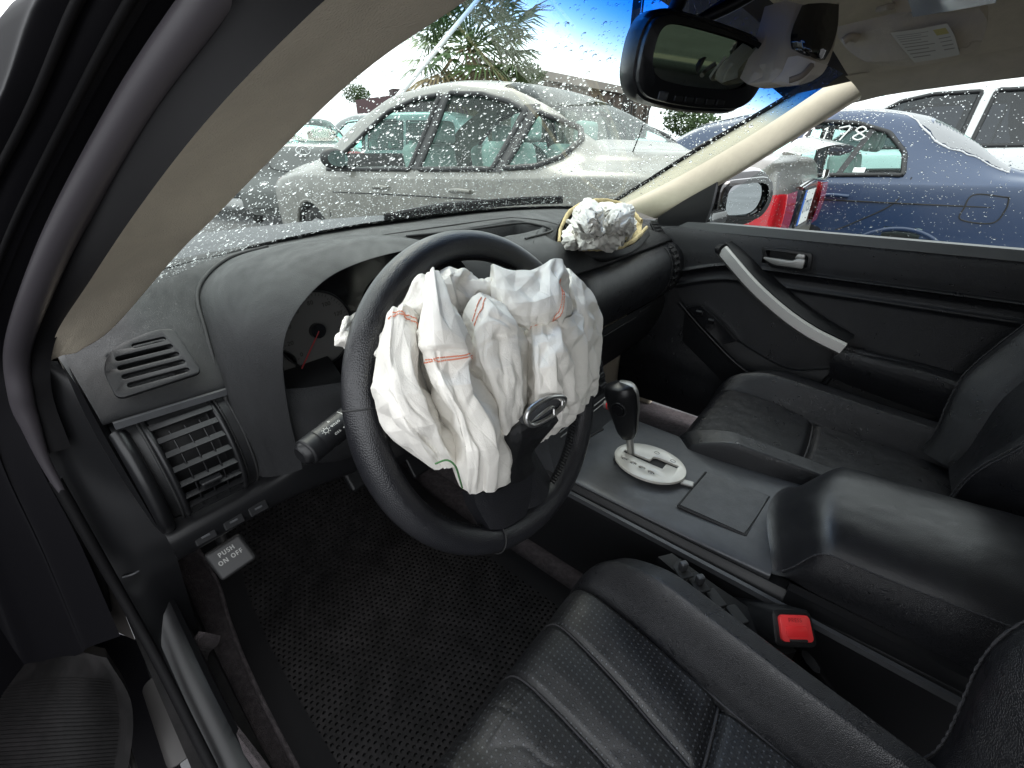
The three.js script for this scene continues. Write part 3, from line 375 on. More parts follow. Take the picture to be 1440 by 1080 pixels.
// instrument binnacle
{
  const L = [[-.515, .70], [-.513, .78], [-.503, .86], [-.482, .908], [-.435, .946], [-.38, .962], [-.3, .967], [-.23, .958], [-.185, .932], [-.16, .88], [-.155, .78], [-.16, .70]];
  const B = [[-.552, .69, -.262], [-.55, .80, -.272], [-.53, .87, -.34], [-.505, .912, -.41], [-.44, .936, -.47], [-.36, .942, -.5], [-.28, .942, -.5], [-.2, .938, -.48], [-.13, .92, -.40], [-.11, .88, -.33], [-.105, .79, -.27], [-.11, .69, -.262]];
  const c = [-.335, .83];
  const inset = (p, k) => [c[0] + (p[0] - c[0]) * k, c[1] + (p[1] - c[1]) * k];
  const rowsH = [B, L.map((p, i) => { const q = mix3([p[0], p[1], -.195], B[i], .62), d = [q[0] - c[0], q[1] - c[1]], m = Math.hypot(...d); return [q[0] + d[0] / m * .016, q[1] + d[1] / m * .014, q[2]]; }), L.map((p, i) => { const q = mix3([p[0], p[1], -.195], B[i], .25), d = [q[0] - c[0], q[1] - c[1]], m = Math.hypot(...d); return [q[0] + d[0] / m * .012, q[1] + d[1] / m * .012, q[2]]; }), L.map(p => [p[0], p[1], -.19]), L.map(p => [...inset(p, .975), -.19])];
  part(dash, 'binnacle_hood', patch(rowsH, 110, 50), M.dash, 'smooth hood over the instruments');
  part(dash, 'binnacle_tunnel', patch([L.map(p => [...inset(p, .976), -.1905]), L.map(p => [...inset(p, .955), -.21]), L.map(p => [...inset(p, .93), -.285])], 80, 12), M.plastic);
  part(dash, 'hood_gap', tube(B.slice(0, 6).map(p => add3(p, [-.002, .002, .003])), .003, { n: 50, m: 6 }), M.dark);
  const face = part(dash, 'gauge_panel', plate(new THREE.Shape(L.map(p => new THREE.Vector2(...inset(p, .95)))), .004, 0, new THREE.Matrix4().makeTranslation(0, 0, -.288)), M.gloss);
  const dial = (name, x, y, r, lab, draw) => { const t = canvasTex(256, 256, (g, w) => { g.fillStyle = '#4e4d4c'; g.fillRect(0, 0, w, w); g.translate(w / 2, w / 2); draw(g); }); const d = new THREE.CircleGeometry(r, 48); const z = -.281; d.applyMatrix4(frame([x, y, z], [1, 0, 0], [0, 1, 0])); const m = part(dash, name, d, mat(0xffffff, .6, { map: t }), lab); part(m, 'dial_rim', tube([...Array(24)].map((_, k) => [x + Math.cos(k / 24 * 6.2832) * r, y + Math.sin(k / 24 * 6.2832) * r, z + .001]), .0018, { n: 48, m: 6, closed: true }), M.plasticSmooth); part(m, 'hub', cyl(r * .2, r * .19, .008, [x, y, z + .004], [0, .1, 1]), M.gloss); return [m, z]; };
  const [sp, z1] = dial('speedometer', -.408, .853, .059, 'dark grey speedometer with red needle', g => { g.fillStyle = '#1c1917'; g.font = 'bold 19px sans-serif'; g.textAlign = 'center'; g.textBaseline = 'middle'; for (let k = 0; k <= 8; k++) { const a = (135 + k * 33.75) * Math.PI / 180; g.fillText(String(k * 20), Math.cos(a) * 92, Math.sin(a) * 92); } g.strokeStyle = '#1c1917'; g.lineWidth = 2; for (let k = 0; k <= 48; k++) { const a = (135 + k * 5.625) * Math.PI / 180; g.beginPath(); g.moveTo(Math.cos(a) * 112, Math.sin(a) * 112); g.lineTo(Math.cos(a) * (k % 6 ? 120 : 106), Math.sin(a) * (k % 6 ? 120 : 106)); g.stroke(); } });
  part(sp, 'needle', tube([[-.408, .853, z1 + .008], [-.446, .805, z1 + .008]], .0011, { n: 2, m: 5 }), M.needle);
  const [fu, z2] = dial('fuel_gauge', -.475, .815, .026, 'small dark fuel gauge with red needle', g => { g.fillStyle = '#1c1917'; g.font = 'bold 40px sans-serif'; g.textAlign = 'center'; g.fillText('E', -60, 70); g.fillText('F', -10, -80); });
  part(fu, 'needle', tube([[-.475, .815, z2 + .006], [-.488, .792, z2 + .006]], .001, { n: 2, m: 5 }), M.needle);
  const [ta] = dial('tachometer', -.265, .853, .059, 'dark grey rev counter', g => { g.fillStyle = '#1c1917'; g.font = 'bold 24px sans-serif'; g.textAlign = 'center'; g.textBaseline = 'middle'; for (let k = 0; k <= 8; k++) { const a = (135 + k * 33.75) * Math.PI / 180; g.fillText(String(k), Math.cos(a) * 92, Math.sin(a) * 92); } }); void ta; void face;
  // column surround below the dials
  part(dash, 'column_surround', patch([[[-.512, .812, -.235], [-.46, .80, -.215], [-.335, .785, -.20], [-.2, .80, -.21], [-.155, .812, -.235]], [[-.516, .78, -.215], [-.46, .775, -.20], [-.335, .765, -.19], [-.2, .775, -.2], [-.15, .78, -.215]], [[-.512, .73, -.203], [-.46, .72, -.19], [-.335, .715, -.182], [-.2, .72, -.19], [-.15, .73, -.205]], [[-.48, .682, -.208], [-.44, .672, -.2], [-.335, .668, -.195], [-.22, .672, -.2], [-.18, .682, -.21]], [[-.46, .662, -.24], [-.43, .655, -.235], [-.335, .65, -.23], [-.23, .655, -.235], [-.2, .662, -.24]]], 40, 30), M.dash);
  const KN = [-.4866, .7266, -.178];
  part(dash, 'dimmer_knob', [cyl(.0115, .0105, .012, KN, [-.1, .25, 1], 24)], M.plastic, 'ridged dimmer knob with white arc marks');
  const marks = []; for (let k = 0; k < 5; k++) { const a = 2.6 - k * .75; marks.push(rbox(.003, .0011, .0006, .0003, [KN[0] - .0005 + Math.cos(a) * .0062, KN[1] + .0018 + Math.sin(a) * .0062, KN[2] + .0063], [-.25, -.1, a + 1.57])); }
  part(dash, 'knob_marks', marks, M.white);
}
{ // light and indicator stalk
  const st = thing('light_stalk', 'black headlight stalk with white symbols beside the steering wheel', 'stalk');
  const A = [-.542, .793, -.085], B2 = [-.40, .812, -.115];
  part(st, 'stalk_body', tube([A, mix3(A, B2, .12), mix3(A, B2, .4), mix3(A, B2, .7), B2], .0165, { n: 40, m: 24, taper: t => t < .06 ? Math.sqrt(t / .06) * .85 + .1 : t < .34 ? .97 : t < .36 ? .9 : t < .62 ? 1 : .8 }), M.plastic);
  part(st, 'stalk_cap', tube([add3(A, [-.004, 0, 0]), mix3(A, B2, .06)], .0155, { n: 8, m: 20, taper: t => .6 + .4 * Math.sqrt(t) }), M.plasticSmooth);
  // printed symbols on a curved label that hugs the stalk
  const t = canvasTex(512, 256, (g, w, h) => { g.fillStyle = '#131315'; g.fillRect(0, 0, w, h); g.strokeStyle = g.fillStyle = '#b9b9b4'; g.lineWidth = 5; g.beginPath(); g.arc(70, 150, 20, 0, 7); g.stroke(); for (let k = 0; k < 8; k++) { const a = k * .785; g.beginPath(); g.moveTo(70 + Math.cos(a) * 27, 150 + Math.sin(a) * 27); g.lineTo(70 + Math.cos(a) * 38, 150 + Math.sin(a) * 38); g.stroke(); } g.font = 'bold 34px sans-serif'; g.fillText('AUTO', 118, 162); g.fillText('OFF', 100, 82); g.beginPath(); g.arc(196, 68, 9, 0, 7); g.fill(); g.font = 'bold 30px sans-serif'; g.fillText('ƆD', 120, 225); g.fillText('OFF', 290, 70); g.fillText('ID', 300, 150); g.fillRect(262, 0, 5, 256); g.font = 'bold 40px sans-serif'; g.fillText('≡D', 410, 80); g.fillText('⇐⇒', 405, 170); });
  const ax = V(B2).sub(V(A)).normalize(), up = new THREE.Vector3(0, .75, .66).addScaledVector(ax, -new THREE.Vector3(0, .75, .66).dot(ax)).normalize(), sd = new THREE.Vector3().crossVectors(ax, up);
  const lg = surf((u, v) => { const a = lerp(-.9, .9, v), c = V(A).addScaledVector(ax, lerp(.02, .095, u)); const r = .0169 + .0003; c.addScaledVector(up, Math.cos(a) * r).addScaledVector(sd, -Math.sin(a) * r); return [c.x, c.y, c.z]; }, 20, 12);
  const uv = lg.attributes.uv; for (let j = 0; j <= 12; j++) for (let i = 0; i <= 20; i++) uv.setXY(j * 21 + i, i / 20, 1 - j / 12);
  part(st, 'printed_symbols', lg, mat(0xffffff, .45, { map: t }), 'white light symbols and the word AUTO');
}
{ // passenger side roll, glovebox and vents
  const sec = [[.858, -.16], [.848, -.132], [.82, -.112], [.785, -.105], [.745, -.112], [.712, -.13], [.692, -.155]];
  const pr = (x, t, k = 0) => { const [y, z] = crAt(sec, t); return [x, y, z + k]; };
  part(dash, 'passenger_roll', patch(sec.map(([y, z]) => [.10, .125, .2, .3, .4, .5, .58, .64, .67].map((x, i) => [x, y, z - (i === 0 ? .04 : 0)])), 50, 40), M.leather, 'smooth black rolled glovebox lid');
  for (const x of [.572, .63]) part(dash, 'roll_groove', tube(sec.map(([y, z]) => [x, y, z + .001]), .0018, { n: 30, m: 6 }), M.dark);
  const fr = part(dash, 'passenger_vent', tube([.15, .3, .5, .7].map(t => pr(.60, t, .002)), .003, { n: 16, m: 6 }), M.plasticSmooth, 'passenger air vent at the door');
  for (let k = 0; k < 6; k++) { const t = .22 + k * .09, a = pr(.585, t, .004), b = pr(.622, t, .004); part(fr, 'louvre', sweep([[-.007, -.004], [-.007, .004], [.002, .002], [.002, -.002]], [a, b], { n: 2, up: [0, .8, .6] }), M.dark); }
  part(fr, 'thumb_wheel', rbox(.016, .008, .008, .003, pr(.603, .16, .004)), M.plastic);
  const pv = part(dash, 'passenger_demister', plate(roundPoly([[-.03, -.022], [.028, -.02], [.02, .022], [-.02, .026]], .008), .003, .001, frame([.625, .893, -.19], [1, -.05, .1], [0, 1, -.9])), M.plastic, 'slotted demister vent beside the torn airbag hatch');
  for (let k = 0; k < 4; k++) part(pv, 'slot', plate(roundPoly([[-.02, -.003], [.02, -.003], [.018, .003], [-.018, .003]], .003), .0012, 0, frame(add3([.625, .893, -.19], [0, (k - 1.5) * .0085, -(k - 1.5) * .0078]), [1, -.05, .1], [0, 1, -.9]).multiply(new THREE.Matrix4().makeTranslation(0, 0, .0045))), M.dark);
  part(dash, 'glovebox', patch([[[.1, .69, -.15], [.3, .69, -.15], [.5, .69, -.15], [.67, .69, -.15]], [[.1, .66, -.145], [.3, .66, -.145], [.5, .66, -.145], [.67, .66, -.145]], [[.1, .6, -.16], [.3, .6, -.16], [.5, .6, -.16], [.67, .6, -.16]], [[.1, .5, -.22], [.3, .5, -.22], [.5, .5, -.22], [.67, .5, -.22]], [[.1, .44, -.35], [.3, .44, -.35], [.5, .44, -.35], [.67, .44, -.35]]], 20, 30), M.plastic);
  part(dash, 'lid_gap', tube([[.14, .672, -.143], [.3, .672, -.143], [.45, .674, -.143]], .0022, { n: 10, m: 5 }), M.dark);
  part(dash, 'lid_gap', tube([[.48, .682, -.145], [.55, .684, -.145]], .002, { n: 10, m: 5 }), M.dark);
}
{ // centre stack with radio buttons
  const st = part(dash, 'centre_stack', [shell([[[-.12, .87, -.19], [.0, .875, -.175], [.135, .87, -.165]], [[-.115, .78, -.125], [0, .785, -.115], [.135, .78, -.115]], [[-.11, .68, -.085], [0, .68, -.078], [.137, .68, -.082]], [[-.11, .58, -.05], [0, .58, -.045], [.137, .58, -.05]], [[-.11, .52, -.03], [0, .52, -.028], [.137, .52, -.03]]], 16, 30, [0, -.03, -.2])], M.ash, 'satin grey centre stack');
  const fz = y => lerp(-.115, -.045, (.785 - y) / .205);
  part(st, 'radio_face', shell([[[-.09, .80, -.118], [.122, .80, -.118]], [[-.09, .70, -.082], [.122, .70, -.082]], [[-.088, .605, -.05], [.12, .605, -.05]]], 6, 20, [0, -.004, -.01]), M.plasticSmooth, 'black radio panel');
  for (let r = 0; r < 8; r++) for (let c = 0; c < 6; c++) { const y = .785 - r * .0235, x = -.072 + c * .0355; const b = part(st, 'radio_button', rbox(.029, .014, .008, .002, [x, y, fz(y) + .0065], [-.33, 0, 0]), M.plastic); void b; part(st, 'button_legend', rbox(.014, .0022, .0005, .0002, [x, y + .001, fz(y) + .0107], [-.33, 0, 0]), M.ash); }
  for (const y of [.60, .59]) part(st, 'chrome_line', rbox(.2, .0025, .003, .001, [.02, y - .004, fz(y) + .008], [-.33, 0, 0]), M.satin);
  part(st, 'volume_knob', cyl(.017, .016, .014, [.098, .72, fz(.72) + .012], [0, .35, 1], 28), M.plasticSmooth);
}
// torn hatch: foam edge and crumpled airbag are built with the airbags
// ---------------------------------------------------------------- seats, console, door
const perfTex = dataTex(256, (u, v) => { const n = 6, fu = (u * n) % 1 - .5, fv = (v * n) % 1 - .5, d = Math.hypot(fu, fv); const w = .105 + .02 * tnoise(u, v, 20, 4); return d < .16 ? [.25, .26, .275] : [w, w * 1.02, w * 1.08]; }, { srgb: true, repeat: 1 / .042 });
const perfBump = dataTex(256, (u, v) => { const n = 6, fu = (u * n) % 1 - .5, fv = (v * n) % 1 - .5; return Math.hypot(fu, fv) < .17 ? 0 : .75 + .25 * Math.min(1, c40(u, v) * 2); }, { repeat: 1 / .042 });
M.perf = mat(lin(1, 1, 1), 1, { map: perfTex, bumpMap: perfBump, bumpScale: .0007, roughnessMap: roughMap(.26, .46, .15, 12) });
// cushion: u across (0 door side .. 1), v front .. back; h is the seat surface
function cushion(cx, w, z0, z1, y0, uL, uR) {
  const X = (u, v) => cx + (u - .5) * w * (1 - .16 * v) - .02 * v * Math.sign(cx) * -1;
  return { at: (u, v) => {
    const s = (u - .5) * 2, as = Math.abs(s);
    const e = u < .5 ? (.5 - u) / (.5 - uL) : (u - .5) / (uR - .5), bol = smooth(.97, 1.25, e) * (1 - smooth(.93, 1.06, as)); // side bolsters
    let y = y0 + .052 * bol * smooth(.0, .3, v) + .02 * bol;
    y += -.030 * smooth(.1, 1, v);                                            // falls to the back
    const fr = 1 - smooth(0, .17, v); y -= .12 * fr * fr * fr + .018 * fr;     // front roll
    y -= .13 * Math.pow(smooth(.9, 1.0, as), 2);
    let z = lerp(z0, z1, v) + .04 * (as > .72 ? smooth(.72, 1, as) : 0) * (1 - v);
    if (v < .05) z += (1 - v / .05) * .012;
    return [X(u, v), y, z];
  } };
}
function groove(x, c, w, d) { const t = (x - c) / w; return -d * Math.exp(-t * t); }
function seat(o, { cx, w, z0, z1, y0, wear, uL = .2, uR = .8 }) {
  const C = cushion(cx, w, z0, z1, y0, uL, uR);
  const vSeam = u => .50 + .02 * Math.cos((u - .5) * 4);
  const chan = [v => .695 - .13 * v, v => .50 - .03 * v];   // cross seam between thigh and hip panels
  const disp = (u, v) => {
    const as = (u < .5 ? (.5 - u) / (.5 - uL) : (u - .5) / (uR - .5)) * .6; let h = 0;
    h += groove(as, .60, .018, .009);                                            // seam inside the bolster
    if (as < .6) { h += groove(v, vSeam(u), .014, .011);
      if (wear && v < vSeam(u)) { for (const f of chan) h += groove(u, f(v), .011, .006); h += .0028 * Math.cos((u - (chan[0](v) + chan[1](v)) / 2) / (chan[0](v) - chan[1](v)) * 2 * Math.PI) * smooth(0, .1, v) * (1 - smooth(.42, .5, v)); }
      h += .014 * Math.sin(clamp(v / vSeam(u)) * Math.PI) * (v < vSeam(u) ? 1 : .0) + (v > vSeam(u) ? -.004 + .012 * Math.sin(clamp((v - vSeam(u)) / (1 - vSeam(u))) * Math.PI * .8) : 0); }
    h += .0018 * fbm(u * 9, v * 9, cx * 7, 3);
    if (wear) for (const [a, b, k, q] of [[.12, -.3, 1.2, .4], [.17, -.16, .6, .44], [.24, .02, .1, .42], [.30, .10, -.4, .40], [.36, .16, -.2, .36], [.20, .5, .6, .3]]) { const e = (v - (a + b * (u - .26) + k * (u - .26) * (u - .26))) / .0045; h += .0016 * Math.exp(-e * e) * smooth(.25, .29, u) * (1 - smooth(q + .03, q + .09, u)); }
    if (wear) { const c = fbm(u * 3 + v * 5, v * 4 - u * 5, 4, 2); h -= .0011 * Math.pow(clamp(1 - Math.abs(c) * 9), 2) * smooth(.8, .4, u); }
    return h;
  };
  const at = (u, v) => { const p = C.at(u, v); return [p[0], p[1] + disp(u, v), p[2]]; };
  const piece = (u0, u1, v0, v1, nu, nv) => surf((a, b) => at(lerp(u0, u1, a), lerp(v0, v1, b)), nu, nv);
  part(o, 'side_bolster', piece(0, uL, 0, 1, 50, 110), M.leather); part(o, 'side_bolster', piece(uR, 1, 0, 1, 50, 110), M.leather);
  part(o, 'seat_panel', piece(uL, uR, 0, 1, 180, 180), wear ? M.perf : M.leather, wear ? 'perforated leather seat panel with creases' : 'plain leather seat panel');
  part(o, 'seat_base', [rbox(w * .86, .16, (z1 - z0) * .9, .03, [cx, y0 - .15, (z0 + z1) / 2 + .05])], M.plastic);
  // piping along seams
  const line = (f, n = 40) => [...Array(n)].map((_, k) => add3(f(k / (n - 1)), [0, .0016, 0]));
  for (const u of [uL, uR]) part(o, 'seam', tube(line(t => at(u, .03 + t * .95)), .0016, { n: 80, m: 6 }), M.thread);
  part(o, 'seam', tube(line(t => { const u = lerp(uL + .01, uR - .01, t); return at(u, vSeam(u)); }), .0018, { n: 60, m: 6 }), M.thread);
  if (wear) for (const f of chan) part(o, 'seam', tube(line(t => at(f(.04 + t * .45), .04 + t * .45)), .0016, { n: 50, m: 6 }), M.thread);
  return at;
}
const driverSeat = thing('driver_seat', 'black leather driver seat with a creased perforated cushion', 'car seat');
const passengerSeat = thing('passenger_seat', 'plain black leather passenger seat beside the far door', 'car seat');
seat(driverSeat, { cx: -.443, w: .497, z0: .085, z1: .62, y0: .500, wear: true, uL: .24, uR: .83 });
seat(passengerSeat, { cx: .365, w: .50, z0: .06, z1: .62, y0: .50, wear: false });
function backrest(o, cx, w, z0, y0, lean, perf) {
  const at = (u, v) => { const s = (u - .5) * 2, as = Math.abs(s); const half = w / 2 * (1 - .12 * v * v) * (.70 + .30 * smooth(0, .38, v)); const bol = smooth(.5, .82, as) * (1 - smooth(.92, 1.04, as)); let d = (.11 + .06 * bol * (1 - .4 * v)) * (.7 + .3 * smooth(0, .3, v)) - .1 * Math.pow(smooth(.88, 1, as), 2) - .05 * smooth(.9, 1, v) ; d += groove(as, .56, .02, .012) + (as < .56 ? groove(v, .42 + .1 * as, .012, .012) : 0); d += .0025 * fbm(u * 6, v * 8, cx, 3); const y = y0 + v * .62, z = z0 + v * .62 * lean - d; return [cx + s * half, y, z]; };
  const pc = (a, b, nu) => surf((u, v) => at(lerp(a, b, u), v), nu, 110);
  part(o, 'backrest_bolster', pc(0, .22, 40), M.leather); part(o, 'backrest_bolster', pc(.78, 1, 40), M.leather); part(o, 'backrest_panel', pc(.22, .78, 90), perf ? M.perf : M.leather);
  part(o, 'backrest_shell', surf((u, v) => { const p = at(u, v); return [p[0], p[1], z0 + v * .62 * lean + .02 - .06 * Math.pow(Math.abs(u - .5) * 2, 4)]; }, 30, 30), M.plastic);
  for (const u of [.22, .78]) part(o, 'seam', tube([...Array(30)].map((_, k) => add3(at(u, .02 + .94 * k / 29), [0, 0, -.0015])), .0016, { n: 60, m: 6 }), M.thread);
  for (const s of [0, 1]) for (const off of [0, .012]) part(o, 'stitch_row', tube([...Array(30)].map((_, k) => { const p = at(s ? .955 - off : .045 + off, .02 + .94 * k / 29); return add3(p, [s ? .002 : -.002, 0, -.002]); }), .0014, { n: 120, m: 5, taper: t => Math.sin(t * 400) > -.2 ? 1 : .25 }), M.thread);
  part(o, 'headrest', rbox(.25, .17, .1, .045, [cx, y0 + .72, z0 + .66 * lean - .03], [-.1, 0, 0]), M.leather);
}
backrest(driverSeat, -.40, .5, .655, .50, .30, true);
backrest(passengerSeat, .37, .47, .67, .50, .32, false);
{ // seat switches on the inner side of the driver seat
  const tray = part(driverSeat, 'switch_tray', shell([[[-.1954, .5427, .2187], [-.1679, .5352, .2316]], [[-.189, .5126, .2871], [-.1591, .5096, .299]], [[-.1837, .493, .3542], [-.1522, .4894, .3685]], [[-.188, .4733, .401], [-.1599, .4718, .4183]]], 6, 40, [0, -.03, 0]), M.plastic, 'plastic rail with lever switches');
  for (const q of [[-.1833, .526, .2526], [-.1827, .5167, .2789]]) { part(tray, 'switch_well', rbox(.022, .004, .034, .002, add3(q, [0, .004, 0]), [0, -.6, 0]), M.dark); part(tray, 'lever_switch', rbox(.012, .016, .010, .003, add3(q, [0, .013, .002]), [0, -.6, 0]), M.ash); }
  for (const q of [[-.1841, .506, .3074], [-.1825, .4961, .3389]]) part(tray, 'blank_cap', rbox(.018, .006, .03, .002, add3(q, [0, .005, 0]), [0, -.6, 0]), M.dark);
}
{ // belt buckle
  const b = thing('seat_belt_buckle', 'black seat belt buckle with a red PRESS button beside the driver seat', 'seat belt buckle');
  const tilt = [-.55, .1, 0], q = [-.1768, .5284, .4039];
  const m = frame(q, [.64, -.04, .77], [.45, .62, -.5]);
  part(b, 'buckle_body', plate(roundPoly([[-.026, -.02], [.026, -.02], [.024, .02], [-.024, .02]], .007), .11, .003, m.clone().multiply(new THREE.Matrix4().makeTranslation(0, 0, -.115))), M.plastic);
  const tx = canvasTex(256, 192, (g, w, h) => { g.fillStyle = '#d8383a'; g.fillRect(0, 0, w, h); g.fillStyle = '#8f2224'; g.font = 'bold 40px sans-serif'; g.textAlign = 'center'; g.fillText('PRESS', w / 2, 52); });
  const bt = plate(roundPoly([[-.0205, -.0145], [.0205, -.0145], [.0195, .0155], [-.0195, .0155]], .005), .003, .001, m.clone().multiply(new THREE.Matrix4().makeTranslation(0, 0, -.001)));
  { const uv = bt.attributes.uv, p = bt.attributes.position, inv = m.clone().invert(), v = new THREE.Vector3(); for (let i = 0; i < p.count; i++) { v.fromBufferAttribute(p, i).applyMatrix4(inv); uv.setXY(i, (v.x + .021) / .042, (v.y + .016) / .033); } }
  part(b, 'release_button', bt, mat(0xffffff, .3, { map: tx, clearcoat: .4 }), 'red release button marked PRESS');
  part(b, 'button_dish', plate(roundPoly([[-.014, -.009], [.014, -.009], [.013, .003], [-.013, .003]], .003), .0008, .0008, m.clone().multiply(new THREE.Matrix4().makeTranslation(0, 0, .003))), M.red);
  part(b, 'tongue_slot', rbox(.024, .003, .004, .001, [0, 0, 0]).applyMatrix4(m.clone().multiply(new THREE.Matrix4().makeTranslation(0, -.0135, .003))), M.dark);
  part(b, 'stalk', tube([[-.1526, .4585, .4382], [-.1045, .3729, .4789], [-.0416, .2591, .5254]], .016, { n: 10, m: 8, flat: .4 }), M.plastic); void tilt;
}
// ---------------------------------------------------------------- centre console
{
  const c = thing('centre_console', 'satin grey centre console with padded black leather armrest', 'console');
  const topNet = [[[-.10, .505, -.05], [-.095, .522, -.05], [.04, .53, -.06], [.165, .525, -.06], [.175, .505, -.06]], [[-.10, .505, .08], [-.093, .52, .08], [.04, .525, .08], [.17, .52, .08], [.18, .503, .08]], [[-.10, .505, .22], [-.09, .521, .22], [.04, .525, .22], [.17, .52, .22], [.18, .503, .22]], [[-.10, .51, .36], [-.09, .527, .36], [.04, .53, .36], [.165, .525, .36], [.175, .508, .36]]];
  part(c, 'console_plate', patch(topNet, 30, 40), M.ash);
  part(c, 'console_side', [shell([[[-.103, .51, -.06], [-.103, .51, .2], [-.103, .513, .40], [-.103, .515, .8]], [[-.118, .48, -.06], [-.118, .48, .2], [-.118, .483, .40], [-.118, .487, .8]], [[-.112, .40, -.1], [-.112, .40, .2], [-.112, .40, .4], [-.112, .4, .8]], [[-.105, .28, -.15], [-.105, .28, .2], [-.105, .28, .4], [-.105, .28, .8]]], 20, 16, [.02, 0, 0]), shell([[[.18, .508, -.06], [.18, .508, .2], [.18, .51, .4], [.17, .515, .8]], [[.185, .45, -.06], [.185, .45, .2], [.185, .45, .4], [.18, .45, .8]], [[.18, .28, -.1], [.18, .28, .2], [.18, .28, .4], [.18, .28, .8]]], 20, 10, [-.02, 0, 0])], M.plastic);
  part(c, 'upper_side_rail', sweep([[-.012, -.02], [-.014, .008], [-.006, .014], [.006, .010], [.01, -.02]], [[-.105, .512, .385], [-.104, .513, .5], [-.103, .515, .65], [-.1, .518, .8]], { n: 20 }), M.plasticSmooth);
  part(c, 'side_strip', sweep([[-.004, -.005], [-.004, .005], [.003, .005], [.003, -.005]], [[-.124, .500, -.02], [-.126, .502, .15], [-.128, .503, .32], [-.129, .502, .45], [-.129, .50, .62]], { n: 30 }), M.ash, 'long grey trim strip');
  // ashtray lid
  const lm = shell([[[.0771, .5287, .2092], [.078, .5303, .2657], [.0781, .5309, .3186]], [[.0127, .5155, .2046], [.0139, .5152, .2615], [.0144, .5139, .3145]], [[-.0481, .5047, .2008], [-.0465, .5018, .2567], [-.0458, .4991, .3076]]].map(r => r.map(p => [p[0], .530, p[2]])), 12, 12, [0, -.008, 0]);
  part(c, 'storage_lid', lm, mat(lin(1, 1, 1), 1, { map: wearMap([.265, .268, .275], .13, .11, 18), roughnessMap: roughMap(.42, .62, .09, 19), bumpMap: grainBump, bumpScale: .0003 }), 'square lid behind the gear selector');
  const e = [[.0768, .5325, .2057], [.0803, .532, .3202], [-.0473, .4976, .3106], [-.0511, .5035, .1982]].map(p => [p[0], .5265, p[2]]);
  for (let k = 0; k < 4; k++) part(c, 'lid_gap', tube([e[k], e[(k + 1) % 4]], .0022, { n: 2, m: 6 }), M.dark);
  part(c, 'lid_button', rbox(.014, .006, .024, .002, add3([0, 0, 0], [...[[.0166, .5221, .1897]][0].slice(0, 1), .530, ...[[.0166, .5221, .1897]][0].slice(2)]), [0, .25, 0]), M.satin, 'small bright push button');
  part(c, 'front_slot', tube([[-.0007, .5352, -.0283], [.0186, .546, -.023], [.0435, .5556, -.0099]], .0035, { n: 8, m: 6 }), M.dark);
  // armrest
  const aw = (u) => lerp(-.095, .135, u);
  const armTop = (u, v) => { const s = (u - .5) * 2; const z = lerp(.325, .95, v), f = 1 - smooth(0, .17, v); let y = .634 + .018 * smooth(.1, .6, v) - .075 * Math.pow(f, 2.3) - .014 * s * s - .016 * Math.pow(Math.abs(s), 6); y += .002 * fbm(u * 4, v * 10, 8); return [aw(u) + (s) * .004 * (1 - f), y, z + .035 * s * s * f]; };
  part(c, 'armrest_pad', surf(armTop, 40, 80), M.armLeather, 'padded leather armrest lid');
  part(c, 'armrest_side', [surf((u, v) => { const t = armTop(0, v); return [t[0] - .006 * Math.sin(u * Math.PI) * 1.2, lerp(t[1], .528, u), t[2]]; }, 10, 60), surf((u, v) => { const t = armTop(1, v); return [t[0] + .006 * Math.sin(u * Math.PI), lerp(t[1], .528, u), t[2]]; }, 10, 60), surf((u, v) => { const t = armTop(u, 0); return [t[0], lerp(t[1], .53, v), t[2] + .008 * v]; }, 20, 6)], M.leather);
  for (const [s, off] of [[0, .0], [0, .006], [1, 0]]) part(c, 'stitch_row', tube([...Array(40)].map((_, k) => { const p = armTop(s ? 1 : 0, .02 + .97 * k / 39); return [p[0] + (s ? .001 : -.001) + (s ? -off : off), p[1] + .001, p[2]]; }), .0016, { n: 240, m: 5, taper: t => Math.sin(t * 620) > -.2 ? 1 : .3 }), M.thread);
}
